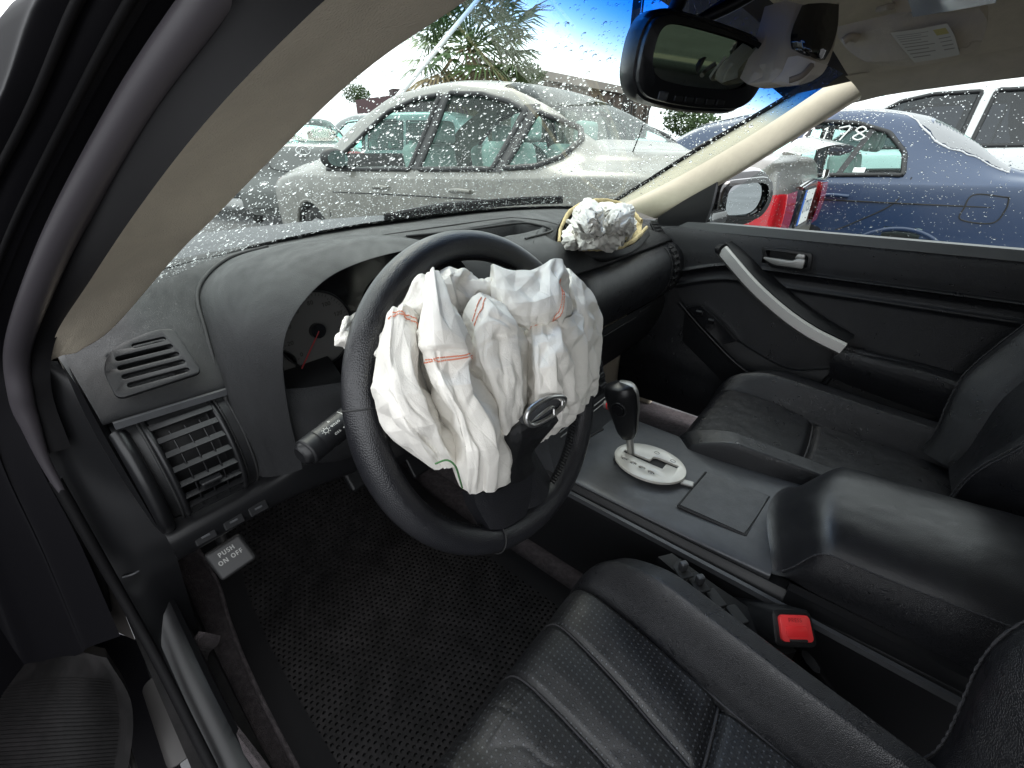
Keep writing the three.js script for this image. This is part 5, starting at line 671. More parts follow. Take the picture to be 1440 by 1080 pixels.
{
  const stitches = (g, fn, n, off = .0035) => { const out = []; for (const o of [-off, off]) for (let k = 0; k < n; k++) { const a = fn(k / n, o), b = fn((k + .78) / n, o); const p = g.userData.at(...a), q = g.userData.at(...b), nn = g.userData.n(...a), s = nn[2] < 0 ? -1 : 1; if (Math.hypot(p[0] - q[0], p[1] - q[1], p[2] - q[2]) < 1e-5) continue; out.push(tube([add3(p, nn, .0006 * s), add3(q, nn, .0006 * s)], .0006, { n: 1, m: 4 })); } return out; };
  const sheets = {
    back: cloth([[[-.0931, .1338, -.005], [-.0403, .1465, 0], [.026, .1288, .005], [.0988, .1205, .01], [.2226, .0857, 0]], [[-.1366, .1065, .015], [-.0864, .093, .03], [-.009, .0785, .03], [.0857, .0604, .035], [.2405, .0227, .01]], [[-.1547, .0673, .015], [-.1043, .0391, .035], [-.0372, .0119, .04], [.0456, -.012, .04], [.2188, -.0526, 0]], [[-.1545, .0194, .01], [-.1038, -.0327, .02], [-.0459, -.0544, .02], [.045, -.0704, .02], [.1574, -.0858, 0]]], 120, 100, { seed: 1, eu: .12, ev: .1 }),
    scallop: cloth([[[-.0475, .149, -.005], [-.0335, .1522, .01], [-.0201, .1493, .015], [.0032, .1409, .012], [.0154, .1311, .012], [.0325, .1264, .01], [.0503, .1142, 0]], [[-.0687, .1381, .02], [-.0583, .14, .038], [-.0426, .1349, .04], [-.0246, .1276, .036], [-.0092, .1227, .036], [.0075, .1162, .035], [.0324, .1035, .02]], [[-.0703, .1124, .02], [-.0607, .1082, .03], [-.0425, .1035, .03], [-.0251, .0991, .03], [-.0077, .0946, .03], [.0067, .0867, .03], [.0288, .0781, .02]]], 110, 60, { seed: 2, eu: .16, ev: .1 }),
    left: cloth([[[-.1283, .1164, .02], [-.1333, .1262, .045], [-.1285, .1277, .055], [-.1191, .1228, .055], [-.0963, .1117, .03]], [[-.1441, .1007, .025], [-.1486, .1152, .06], [-.1411, .1164, .067], [-.1279, .1101, .06], [-.1037, .0967, .03]], [[-.1647, .0693, .025], [-.17, .0824, .07], [-.1633, .084, .08], [-.1485, .0774, .075], [-.1146, .0594, .035]], [[-.1695, .0404, .025], [-.1808, .0512, .078], [-.1719, .052, .088], [-.153, .0453, .08], [-.1179, .0296, .04]], [[-.1649, .0169, .025], [-.1712, .0213, .07], [-.1637, .0206, .082], [-.1468, .0162, .078], [-.1086, -.0004, .04]], [[-.1398, -.023, .02], [-.1458, -.0219, .045], [-.1419, -.0231, .055], [-.1287, -.026, .055], [-.0989, -.0346, .03]]], 110, 150, { seed: 3, eu: .14, ev: .05 }),
    shoulder: cloth([[[-.1077, .1291, .02], [-.0984, .1391, .035], [-.0869, .1468, .045], [-.0725, .1514, .04]], [[-.1167, .1192, .03], [-.1082, .1245, .045], [-.098, .1302, .055], [-.0729, .1385, .045]], [[-.1137, .1011, .03], [-.1071, .1033, .04], [-.1017, .1051, .05], [-.0809, .1073, .045]]], 70, 60, { seed: 4, eu: .1, ev: .08 }),
    centre: cloth([[[-.0822, .1363, .025], [-.0887, .1473, .05], [-.0863, .1505, .06], [-.0766, .1459, .055], [-.0567, .1356, .03]], [[-.1033, .1161, .04], [-.1168, .1211, .075], [-.1136, .1204, .088], [-.096, .1138, .08], [-.0619, .0985, .045]], [[-.1189, .0937, .045], [-.1354, .0949, .085], [-.1276, .092, .098], [-.1019, .0846, .09], [-.0554, .0704, .05]], [[-.1218, .0754, .045], [-.1366, .078, .085], [-.1262, .075, .092], [-.1033, .0691, .086], [-.0568, .0591, .045]], [[-.1236, .0536, .045], [-.146, .0564, .095], [-.1376, .0514, .103], [-.1161, .0451, .098], [-.054, .0265, .045]], [[-.1237, .0189, .045], [-.1388, .0233, .09], [-.131, .0192, .1], [-.1061, .0097, .094], [-.0432, -.011, .045]], [[-.1238, -.0222, .04], [-.1351, -.0174, .08], [-.1255, -.022, .088], [-.1004, -.0316, .082], [-.0412, -.0485, .04]], [[-.1144, -.0614, .025], [-.1156, -.0661, .04], [-.1101, -.0697, .05], [-.0899, -.0778, .05], [-.0475, -.0965, .025]]], 120, 190, { seed: 5, eu: .13, ev: .045 }),
    pouch: cloth([[[-.0624, .0875, .04], [-.0579, .104, .05], [-.0466, .1148, .056], [-.0313, .1161, .058], [-.0066, .1035, .05], [.016, .0868, .04]], [[-.0668, .077, .05], [-.0693, .088, .07], [-.0588, .0934, .08], [-.0428, .0901, .083], [-.0237, .0766, .08], [.0156, .056, .055]], [[-.0734, .0506, .05], [-.0825, .0599, .08], [-.0727, .0601, .087], [-.0568, .0568, .088], [-.0366, .0505, .085], [.0091, .036, .055]], [[-.0644, .0226, .045], [-.0778, .0281, .078], [-.0716, .026, .085], [-.0586, .0216, .085], [-.0422, .0153, .08], [-.0011, .0004, .05]], [[-.0523, -.0283, .035], [-.0614, -.0276, .055], [-.0585, -.0296, .06], [-.0482, -.033, .06], [-.0353, -.0342, .058], [-.0059, -.0367, .04]]], 110, 120, { seed: 6, eu: .08, ev: .05 }),
    flap: cloth([[[.0285, .1401, .02], [.0191, .1422, .035], [.0352, .1304, .045], [.0701, .1262, .05], [.1042, .1294, .052], [.1267, .1243, .05], [.1614, .1078, .03]], [[.008, .122, .03], [-.0002, .1178, .05], [.0094, .1101, .062], [.0376, .1043, .068], [.0654, .1042, .072], [.0883, .097, .068], [.1459, .0792, .035]], [[-.0013, .1019, .035], [-.0028, .0963, .05], [-.0003, .088, .066], [.0156, .0808, .075], [.0393, .0771, .08], [.065, .0714, .076], [.1275, .0522, .04]], [[.0073, .0832, .035], [.007, .0754, .048], [.0121, .0674, .058], [.0244, .0591, .062], [.0425, .0501, .064], [.0662, .0419, .06], [.1077, .0283, .04]]], 130, 110, { seed: 7, eu: .1, ev: .12 }),
    lobe: cloth([[[.0156, .0601, .05], [.0183, .0655, .065], [.0309, .0655, .074], [.0518, .0617, .078], [.0951, .0585, .065], [.1599, .0588, .035]], [[.0084, .0299, .05], [-.0082, .0368, .08], [-.0037, .0362, .094], [.0186, .0301, .097], [.0697, .0221, .08], [.166, .0156, .035]], [[-.0012, -.0073, .045], [-.0208, .0012, .078], [-.013, -.0009, .09], [.0092, -.0082, .092], [.0592, -.0228, .074], [.142, -.0384, .035]], [[-.0062, -.0384, .035], [-.0082, -.0391, .052], [.0028, -.0414, .062], [.024, -.0465, .066], [.0639, -.0567, .055], [.1284, -.0675, .03]], [[.0215, -.0814, .015], [.0247, -.0817, .022], [.034, -.079, .03], [.0502, -.0776, .035], [.085, -.0806, .03], [.1382, -.0847, .015]]], 130, 140, { seed: 8, eu: .12, ev: .06 }),
    far_lobe: cloth([[[.1971, .1158, -.005], [.1844, .1115, .018], [.2004, .097, .018], [.2274, .0786, .008], [.2609, .0612, -.01]], [[.1535, .0754, .02], [.1479, .0728, .04], [.1698, .0633, .042], [.2149, .0449, .025], [.2731, .0196, -.01]], [[.125, .0305, .03], [.1223, .0285, .05], [.1438, .0201, .05], [.1941, -.0007, .028], [.2542, -.0293, -.01]], [[.1077, -.0251, .03], [.1009, -.0239, .05], [.1272, -.0314, .045], [.1745, -.0431, .025], [.2367, -.0558, -.01]], [[.0963, -.0772, .015], [.1012, -.0731, .03], [.1209, -.0762, .026], [.1519, -.0815, .015], [.2009, -.0918, -.01]]], 90, 130, { seed: 9, eu: .1, ev: .07 }),
    tail: cloth([[[-.1253, .1353, -.03], [-.1394, .1322, -.02], [-.1449, .1301, -.02], [-.1443, .1272, -.03]], [[-.1286, .1176, -.03], [-.1477, .1184, -.012], [-.1566, .1182, -.012], [-.154, .1184, -.03]], [[-.1348, .0931, -.03], [-.1457, .0986, -.02], [-.1528, .1038, -.02], [-.1527, .1108, -.03]]], 50, 50, { seed: 10, eu: .12, ev: .1 }),
  };
  const titles = { back: 'inner_layer', scallop: 'top_fold', left: 'hanging_pleat', shoulder: 'shoulder_fold', centre: 'seamed_pleat', pouch: 'stitched_pouch', flap: 'upper_flap', lobe: 'bulging_fold', far_lobe: 'outer_fold', tail: 'fold_behind_rim' };
  const meshes = {}; for (const k in sheets) meshes[k] = part(airbag, titles[k], sheets[k], M.airbag);
  part(meshes.left, 'seam_stitching', stitches(sheets.left, (t, o) => [.12 + t * .76, .2 + o * 5 - .03 * Math.sin(t * 3.1)], 26), M.stitch, 'double red seam');
  part(meshes.centre, 'seam_stitching', stitches(sheets.centre, (t, o) => [.08 + t * .86, .432 + o * 3.2], 34), M.stitch, 'double red seam');
  part(meshes.pouch, 'seam_stitching', stitches(sheets.pouch, (t, o) => [lerp(.12, .52, t) + o * 6, lerp(.30, .07, t) + o * 4], 26), M.stitch, 'double red seam');
  part(meshes.flap, 'seam_stitching', [...stitches(sheets.flap, (t, o) => [.80 - .1 * t * t + o * 4, .28 + t * .6], 32), ...stitches(sheets.flap, (t, o) => [.42 + t * .12 + o * 3, .97 - t * .1], 12)], M.stitch, 'red seam lines');
  part(airbag, 'loose_thread', tube([[-.162, -.0059, .075], [-.1566, -.0046, .085], [-.1525, -.012, .088], [-.1441, -.03, .075], [-.1351, -.0476, .06]], .0009, { n: 30, m: 5 }), M.green, 'loose green thread');
}
// ---------------------------------------------------------------- passenger airbag in its torn hatch
{
  const t = thing('passenger_airbag', 'crumpled white passenger airbag bursting through the dashboard hatch', 'airbag');
  const ringPts = [[.177, .905, -.239], [.2677, .93, -.2935], [.3626, .955, -.3289], [.5085, .962, -.3709], [.5942, .965, -.3569], [.6368, .952, -.3192], [.5644, .935, -.2393], [.5455, .92, -.2062], [.4924, .912, -.1661], [.3443, .905, -.1281], [.2614, .9, -.1251], [.2248, .898, -.1455], [.206, .898, -.1681], [.1852, .898, -.1931], [.163, .897, -.2019]];
  const foam = thing('torn_hatch_edge', 'torn yellow foam edge of the passenger airbag hatch', 'torn foam');
  reseed(5);
  const edgeAt = (a, b, n, w, h, name) => { // ragged foam lip: rows across its thickness
    const pts = ringPts.slice(a, b + 1); const g = surf((u, v) => { const c = crAt(pts, v), d = crAt(pts, Math.min(1, v + .01)), e = crAt(pts, Math.max(0, v - .01)); const tx = d[0] - e[0], tz = d[2] - e[2], m = Math.hypot(tx, tz) || 1, nx = tz / m, nz = -tx / m; const an = u * 2 * Math.PI, k = .75 + .5 * fbm(v * 9 + a, u * 2, 3) + .3 * fbm(v * 34, u * 4, 7); return [c[0] + nx * Math.cos(an) * w * k, c[1] + Math.sin(an) * h * k + .004 * fbm(v * 14, 2, a), c[2] + nz * Math.cos(an) * w * k]; }, 12, n, true); part(foam, name, g, M.foam); };
  edgeAt(0, 7, 70, .006, .010, 'rear_lip'); edgeAt(8, 14, 60, .006, .008, 'front_lip');
  part(foam, 'skin_flap', patch([ringPts.slice(0, 5).map(p => add3(p, [-.012, -.004, -.004])), ringPts.slice(0, 5).map(p => add3(p, [-.04, -.022, .0])), ringPts.slice(0, 5).map((p, i) => [p[0] - .08, .928 - (i === 0 ? .01 : 0), p[2] - .015])], 40, 16, (p, u, v) => add3(p, [0, .006 * fbm(u * 6, v * 4, 2), 0])), M.dash, 'lifted dashboard skin');
  part(foam, 'skin_flap', patch([ringPts.slice(8, 15).map(p => add3(p, [0, -.004, .006])), ringPts.slice(8, 15).map(p => add3(p, [0, -.02, .012])), ringPts.slice(8, 15).map(p => add3(p, [0, -.035, -.02]))], 40, 10), M.dash, 'torn dashboard skin');
  part(foam, 'foam_chunk', patch([[[.5899, .91, -.2756], [.6311, .915, -.2659], [.5497, .912, -.2048]], [[.547, .89, -.2561], [.4639, .9, -.1905], [.4461, .905, -.1602]], [[.4715, .88, -.2301], [.407, .89, -.1778], [.3828, .9, -.1456]]], 16, 16, (p, u, v) => add3(p, [0, .006 * fbm(u * 8, v * 8, 4), 0])), M.foam);
  part(foam, 'hatch_corner', patch([[[.2176, .91, -.2648], [.1931, .9, -.2355]], [[.189, .905, -.2391], [.1561, .897, -.1973]], [[.163, .897, -.2019], [.2033, .89, -.2116]]], 8, 8), M.foam);
  // crumpled fabric, several gathered layers
  const layer = (name, net, seed, e, nu = 90, nv = 80) => part(t, name, cloth(net, nu, nv, { seed, eu: e * 1.15, ev: e * .9, hold: .026, rough: .032, freq: 20, coarse: .0165, creases: 26, edge: .1, sharp: .8 }), M.airbag);
  layer('gathered_layer', [[[.2051, .93, -.2415], [.4203, .945, -.3255], [.5464, .95, -.3288], [.5387, .94, -.2542], [.483, .93, -.2039]], [[.1604, .915, -.211], [.1079, .955, -.1361], [.1319, .965, -.1019], [.2293, .95, -.1101], [.4039, .92, -.1645]], [[.1971, .895, -.2179], [.1285, .92, -.1369], [.1154, .93, -.0888], [.183, .925, -.0916], [.3834, .9, -.1616]]], 21, .34);
  layer('bunched_fold', [[[.2513, .965, -.244], [.206, .99, -.1954], [.2138, .995, -.1752], [.2486, .97, -.176]], [[.1348, .955, -.1665], [-.0372, .99, -.0483], [-.0615, .995, -.0161], [.1346, .96, -.1093]], [[.1425, .93, -.162], [.044, .95, -.0875], [.0403, .955, -.0678], [.1556, .94, -.1188]]], 22, .3, 70, 70);
  layer('bunched_fold', [[[.277, .97, -.1863], [.2187, .99, -.1319], [.2146, .995, -.1004], [.2575, .98, -.1061]], [[.1583, .965, -.1198], [.0254, .99, -.0295], [.0194, .99, -.0078], [.1887, .96, -.0763]], [[.1594, .94, -.1142], [.0821, .955, -.0553], [.1224, .95, -.0575], [.2484, .93, -.1084]]], 23, .26, 70, 70);
  layer('lower_fold', [[[.1606, .94, -.1886], [.0508, .96, -.0941], [.0377, .965, -.0571], [.1522, .955, -.0828]], [[.1399, .925, -.1707], [.0629, .94, -.0979], [.0531, .945, -.0636], [.1648, .935, -.0868]], [[.179, .9, -.1838], [.1399, .91, -.134], [.1715, .91, -.1209], [.2535, .905, -.1326]]], 24, .3, 80, 60);
  layer('side_fold', [[[.1732, .935, -.2266], [.1575, .95, -.1966], [.1874, .95, -.1952]], [[.1315, .92, -.1997], [.0961, .935, -.156], [.1205, .935, -.1541]], [[.1534, .9, -.2015], [.1396, .905, -.1762], [.1556, .905, -.1697]]], 25, .26, 50, 60);
}
// ---------------------------------------------------------------- rear-view mirror, visor, overhead lamp
{
  const m = thing('rear_view_mirror', 'black rear-view mirror with buttons hanging below the blue windscreen band', 'rear view mirror');
  const bx = v => v; void bx;
  // glass outline corners: plane set square to a line between camera side and cabin
  const c = [.078, 1.2008, .0608];
  const ex = [.78, -.06, .62], nrm = V([-.60, -.16, .78]).normalize(), exv = V(ex).normalize(), eyv = new THREE.Vector3().crossVectors(nrm, exv).normalize(); exv.crossVectors(eyv, nrm);
  const MM = new THREE.Matrix4().makeBasis(exv, eyv, nrm).setPosition(...c);
  const out = (k0, h0, dy = 0, k = k0 * .83, h = h0 * .80) => roundPoly([[-.118 * k, .034 * h + dy], [-.098 * k, .058 * h + dy], [.0, .051 * h + dy], [.112 * k, .036 * h + dy], [.124 * k, .0 + dy], [.108 * k, -.052 * h + dy], [-.02 * k, -.058 * h + dy], [-.114 * k, -.046 * h + dy]], [.03, .03, .05, .03, .03, .03, .05, .03]);
  part(m, 'housing', plate(out(1, 1.02), .03, .012, MM.clone().multiply(new THREE.Matrix4().makeTranslation(0, 0, -.045))), M.plasticSmooth);
  const b = out(1.03, 1.05); b.holes.push(new THREE.Path(out(.88, .74, .008).getPoints(8)));
  part(m, 'bezel', plate(b, .008, .003, MM.clone().multiply(new THREE.Matrix4().makeTranslation(0, 0, -.004))), M.plasticSmooth);
  part(m, 'mirror_glass', plate(out(.9, .77, .008), .001, 0, MM), M.mirror, 'dark mirror glass reflecting the cabin');
  for (let k = 0; k < 5; k++) part(m, 'button', rbox(.014, .008, .004, .0015, [0, 0, 0]).applyMatrix4(MM.clone().multiply(new THREE.Matrix4().makeTranslation(-.03 + k * .018, -.041, .008))), M.plastic);
  part(m, 'sensor', rbox(.016, .011, .004, .003, [0, 0, 0]).applyMatrix4(MM.clone().multiply(new THREE.Matrix4().makeTranslation(-.055, -.040, .0065))), M.ash);
  part(m, 'stem', tube([c, add3(c, [.01, .03, -.07]), [.06, 1.30, .03]].map(p => p), .011, { n: 10, m: 10 }), M.plastic);
  part(m, 'windscreen_bracket', tube([[.1837, 1.2745, -.0154], [.2085, 1.293, .0345], [.219, 1.3083, .0699]], .010, { n: 8, m: 6 }), M.plastic);
  const cov = thing('mirror_cable_cover', 'beige plastic sensor cover hanging from the roof lining beside the mirror', 'plastic cover');
  const cv = [[[.1618, 1.2792, .1317], [.154, 1.2691, .1574], [.1604, 1.2643, .1868], [.1784, 1.2693, .1955]], [[.1372, 1.2394, .1353], [.1196, 1.2283, .1589], [.1277, 1.2233, .1905], [.1671, 1.2313, .2048]], [[.1114, 1.2015, .1359], [.0947, 1.1916, .1594], [.1008, 1.1873, .1882], [.154, 1.1996, .2065]], [[.1132, 1.1882, .1315], [.0935, 1.1761, .1532], [.1044, 1.1711, .1795], [.1525, 1.1865, .1979]]];
  part(cov, 'cover_shell', shell(cv, 24, 24, [.015, 0, -.03]), M.beigePlastic);
  part(cov, 'dark_lens', shell([[[.1298, 1.2637, .1682], [.1366, 1.2629, .186], [.1553, 1.2628, .1997]], [[.1082, 1.2329, .1679], [.1096, 1.2279, .1916], [.1432, 1.2363, .2073]], [[.1042, 1.2137, .1738], [.1019, 1.2065, .1948], [.1332, 1.2137, .2087]], [[.1153, 1.2068, .1806], [.1111, 1.2016, .1957], [.1267, 1.1994, .2057]]], 16, 20, [.004, 0, -.008]), M.gloss, 'black glossy sensor window');
  part(cov, 'cover_tip', shell([[[.0959, 1.203, .178], [.0949, 1.1946, .1999], [.1164, 1.1914, .2124]], [[.0865, 1.1853, .1762], [.0878, 1.1789, .1973], [.1117, 1.1819, .2094]], [[.0826, 1.1747, .1679], [.0872, 1.1689, .1872], [.1137, 1.1751, .1997]]], 12, 12, [.004, .0, -.012]), mat(srgb(190, 182, 172), .5));
  part(cov, 'finger_slot', tube([[.07, 1.1731, .1806], [.0721, 1.1776, .1937], [.0844, 1.1889, .199]], .004, { n: 10, m: 6 }), mat(srgb(120, 110, 100), .7));
  const v = thing('sun_visor', 'folded beige passenger sun visor with a printed warning label', 'sun visor');
  const vn = [[[.3357, 1.258, .1814], [.3265, 1.2623, .2466], [.3147, 1.2644, .3104], [.3063, 1.264, .3451]], [[.3458, 1.2406, .1994], [.3325, 1.2423, .2617], [.3205, 1.2442, .3255], [.3147, 1.2499, .3581]], [[.3496, 1.223, .2275], [.342, 1.2219, .2812], [.3312, 1.2247, .3369], [.3219, 1.235, .3614]], [[.3646, 1.2158, .2515], [.3551, 1.2115, .2933], [.346, 1.213, .3379], [.3352, 1.2225, .3613]]];
  part(v, 'visor_board', shell(vn, 30, 24, [0, .014, -.004]), M.liner);
  const tx = canvasTex(256, 160, (g, w, h) => { g.fillStyle = '#c2bfb2'; g.fillRect(0, 0, w, h); g.fillStyle = '#8d8a80'; for (let k = 0; k < 9; k++) g.fillRect(14, 26 + k * 14, 150 - (k * 37) % 60, 4); g.fillStyle = '#b3a86a'; g.fillRect(186, 24, 54, 40); g.fillStyle = '#8d8a80'; for (let k = 0; k < 4; k++) g.fillRect(186, 80 + k * 16, 54, 4); });
  const lg = patch([[[.3131, 1.2508, .2525], [.3032, 1.2493, .2844], [.2948, 1.25, .3163]], [[.3213, 1.2365, .2672], [.3147, 1.236, .2987], [.3032, 1.2363, .329]], [[.3419, 1.2135, .2935], [.3346, 1.2144, .3195], [.3262, 1.2158, .3436]]], 16, 16); { const uv = lg.attributes.uv; for (let j = 0; j <= 16; j++) for (let i = 0; i <= 16; i++) uv.setXY(j * 17 + i, i / 16, 1 - j / 16); }
  part(v, 'warning_label', lg, mat(0xffffff, .7, { map: tx }), 'pale printed warning label');
  part(v, 'visor_clip', [tube([[.3244, 1.2494, .1928], [.3261, 1.2543, .1997], [.3333, 1.2523, .21]], .006, { n: 10, m: 8 })], M.beigePlastic);
  const lamp = thing('map_lamp', 'unlit overhead map lamp with clear ribbed lens', 'lamp');
  part(lamp, 'bezel', shell([[[.2899, 1.3039, .23], [.2843, 1.3017, .296], [.2608, 1.2924, .3642]], [[.3027, 1.2722, .254], [.2917, 1.2672, .3159], [.2721, 1.2661, .382]]], 14, 6, [0, .02, 0]), M.beigePlastic);
  part(lamp, 'lens', shell([[[.2934, 1.293, .2521], [.2801, 1.2914, .2995], [.2703, 1.287, .3535]], [[.3024, 1.2643, .2745], [.2899, 1.2629, .3174], [.2797, 1.2629, .3583]]], 14, 6, [0, .006, 0]), mat(lin(.8, .85, .88), .12, { metalness: .7 }));
  part(lamp, 'lamp_switch', rbox(.03, .008, .012, .003, [.3017, 1.2802, .2373], [0, .6, .1]), M.beigePlastic);
}
// ---------------------------------------------------------------- footwell: mat and pedals
{
  const m = thing('floor_mat', 'black perforated rubber floor mat in the driver footwell', 'floor mat');
  // mat as a sheet with real holes, in plan coordinates
  const edgeL = curve1([[-.62, -.63], [-.5, -.625], [-.42, -.64], [-.3, -.655], [-.15, -.665], [.05, -.67], [.2, -.67]]), edgeR = () => -.165;
  const yAt = z => .292 + (z < -.36 ? .11 * Math.pow((-.36 - z) / .26, 1.4) : 0);
  const P = [], ce = .0098, z0 = -.60, z1 = .12; const seg = 8, r = .0029;
  for (let z = z0, row = 0; z < z1; z += ce, row++) for (let x = -.64 + (row % 2) * ce / 2; x < -.20; x += ce) {
    const l = edgeL(z); if (x < l + .03 || x + ce > edgeR() - .03) continue;
    const cx = x + ce / 2, cz = z + ce / 2; const cor = a => { const c = Math.cos(a), s = Math.sin(a), k = (ce / 2) / Math.max(Math.abs(c), Math.abs(s)); return [cx + c * k, cz + s * k]; };
    for (let q = 0; q < seg; q++) { const a = q / seg * 6.28318 + .3927 - .3927, b = (q + 1) / seg * 6.28318; const A = cor(a), B = cor(b), C = [cx + Math.cos(b) * r, cz + Math.sin(b) * r], D2 = [cx + Math.cos(a) * r, cz + Math.sin(a) * r]; const t = p => [p[0], yAt(p[1]) + .003, p[1]], d = p => [p[0], yAt(p[1]) - .002, p[1]]; P.push(...t(A), ...t(D2), ...t(C), ...t(A), ...t(C), ...t(B), ...t(D2), ...d(D2), ...d(C), ...t(D2), ...d(C), ...t(C)); }
  }
  const g = new THREE.BufferGeometry(); g.setAttribute('position', new THREE.Float32BufferAttribute(P, 3)); g.computeVertexNormals(); boxUV(g); part(m, 'perforated_rubber', g, M.mat);
  part(m, 'backing', surf((u, v) => { const z = lerp(z0, z1, v), x = lerp(edgeL(z), edgeR(), u); return [x, yAt(z) - .003, z]; }, 10, 60), M.dark);
  const rim = (f0, f1) => surf((u, v) => { const z = lerp(z0 - .01, z1, v); return [lerp(f0(z), f1(z), u), yAt(z) + .0035 + .002 * Math.sin(u * Math.PI), z]; }, 6, 60);
  part(m, 'border', [rim(z => edgeL(z), z => edgeL(z) + .042), rim(() => -.212, () => -.165), surf((u, v) => [lerp(-.61, -.165, u), yAt(lerp(-.61, -.585, v)) + .004, lerp(-.61, -.585, v)], 20, 4)], M.rubber);
  part(m, 'bound_edge', tube([...Array(12)].map((_, k) => { const z = lerp(z0, z1, k / 11); return [edgeL(z), yAt(z) + .003, z]; }), .004, { n: 40, m: 6 }), M.carpet);
  const pb = thing('parking_brake_pedal', 'rubber parking brake pedal printed PUSH ON OFF', 'pedal');
  const pm = frame([-.6123, .5354, -.295], [.97, .2, .12], [-.12, .83, -.55]);
  const tx = canvasTex(256, 224, (c, w, h) => { c.fillStyle = '#1b1b1c'; c.fillRect(0, 0, w, h); c.fillStyle = '#8f8f8c'; c.font = 'bold 44px sans-serif'; c.textAlign = 'center'; c.fillText('PUSH', w / 2, 74); c.fillText('ON↔OFF', w / 2, 126); });
  const pg = rbox(.054, .05, .016, .006); { const uv = pg.attributes.uv, p = pg.attributes.position; for (let i = 0; i < p.count; i++) uv.setXY(i, p.getX(i) / .054 + .5, p.getY(i) / .05 + .5); } pg.applyMatrix4(pm);
  part(pb, 'pedal_pad', pg, mat(0xffffff, .55, { map: tx }), 'pad printed PUSH ON OFF'); part(pb, 'pedal_arm', tube([[-.612, .525, -.3126], [-.60, .56, -.40], [-.58, .62, -.5]], .009, { n: 8 }), M.plastic);
  const bp = thing('brake_pedal', 'black rubber brake pedal in the dark footwell', 'pedal');
  part(bp, 'pedal_pad', rbox(.13, .055, .02, .008, [-.30, .46, -.40], [-.7, 0, 0]), M.plastic); part(bp, 'pedal_arm', tube([[-.30, .46, -.41], [-.30, .6, -.45], [-.30, .72, -.5]], .01, { n: 8 }), M.plastic);
  const ap = thing('accelerator_pedal', 'narrow black accelerator pedal beside the tunnel', 'pedal');
  part(ap, 'pedal_pad', rbox(.05, .15, .015, .006, [-.17, .42, -.44], [-.6, 0, 0]), M.plastic); part(ap, 'pedal_arm', tube([[-.17, .44, -.45], [-.17, .58, -.5], [-.17, .68, -.52]], .008, { n: 8 }), M.plastic);
}
// ---------------------------------------------------------------- outside: wet lot, parked cars, palm, sheds
structure('ground', (() => { const g = new THREE.PlaneGeometry(300, 300, 1, 1); g.rotateX(-Math.PI / 2); return g; })(), mat(lin(1, 1, 1), .55, { map: (() => { const t = dataTex(256, (u, v) => { const n = .3 + .1 * tnoise(u, v, 6, 2) + .08 * tnoise(u, v, 60, 5); return [n, n, n * 1.02]; }, { srgb: true }); t.repeat.set(60, 60); return t; })() }), 'wet asphalt car lot');
const X2 = {
  tyre: mat(lin(.018, .018, .018), .8), rim: mat(lin(.45, .45, .46), .35, { metalness: .8 }), trim: mat(lin(.015, .015, .016), .5), seam: mat(lin(.02, .02, .02), .8), chrome: mat(lin(.6, .6, .6), .15, { metalness: 1 }),
  glass: mat(lin(.74, .93, .89), 0, { transmission: 1, thickness: 0, ior: 1.5, specularIntensity: .4 }), tint: mat(lin(.12, .13, .15), .02, { transmission: .9, thickness: 0, ior: 1.5 }), lampRed: mat(lin(.55, .02, .03), .12, { clearcoat: 1 }), cloth: mat(lin(.33, .35, .33), .9), clothDark: mat(lin(.03, .03, .032), .9), under: mat(lin(.01, .01, .01), .9),
};
function dense(p) { const q = []; p.forEach((a, i) => { const b = p[(i + 1) % p.length], n = Math.max(1, Math.round(Math.hypot(a[0] - b[0], a[1] - b[1]) / .06)); for (let k = 0; k < n; k++) q.push([lerp(a[0], b[0], (k + .12) / n), lerp(a[1], b[1], (k + .12) / n)]); }); return q; }
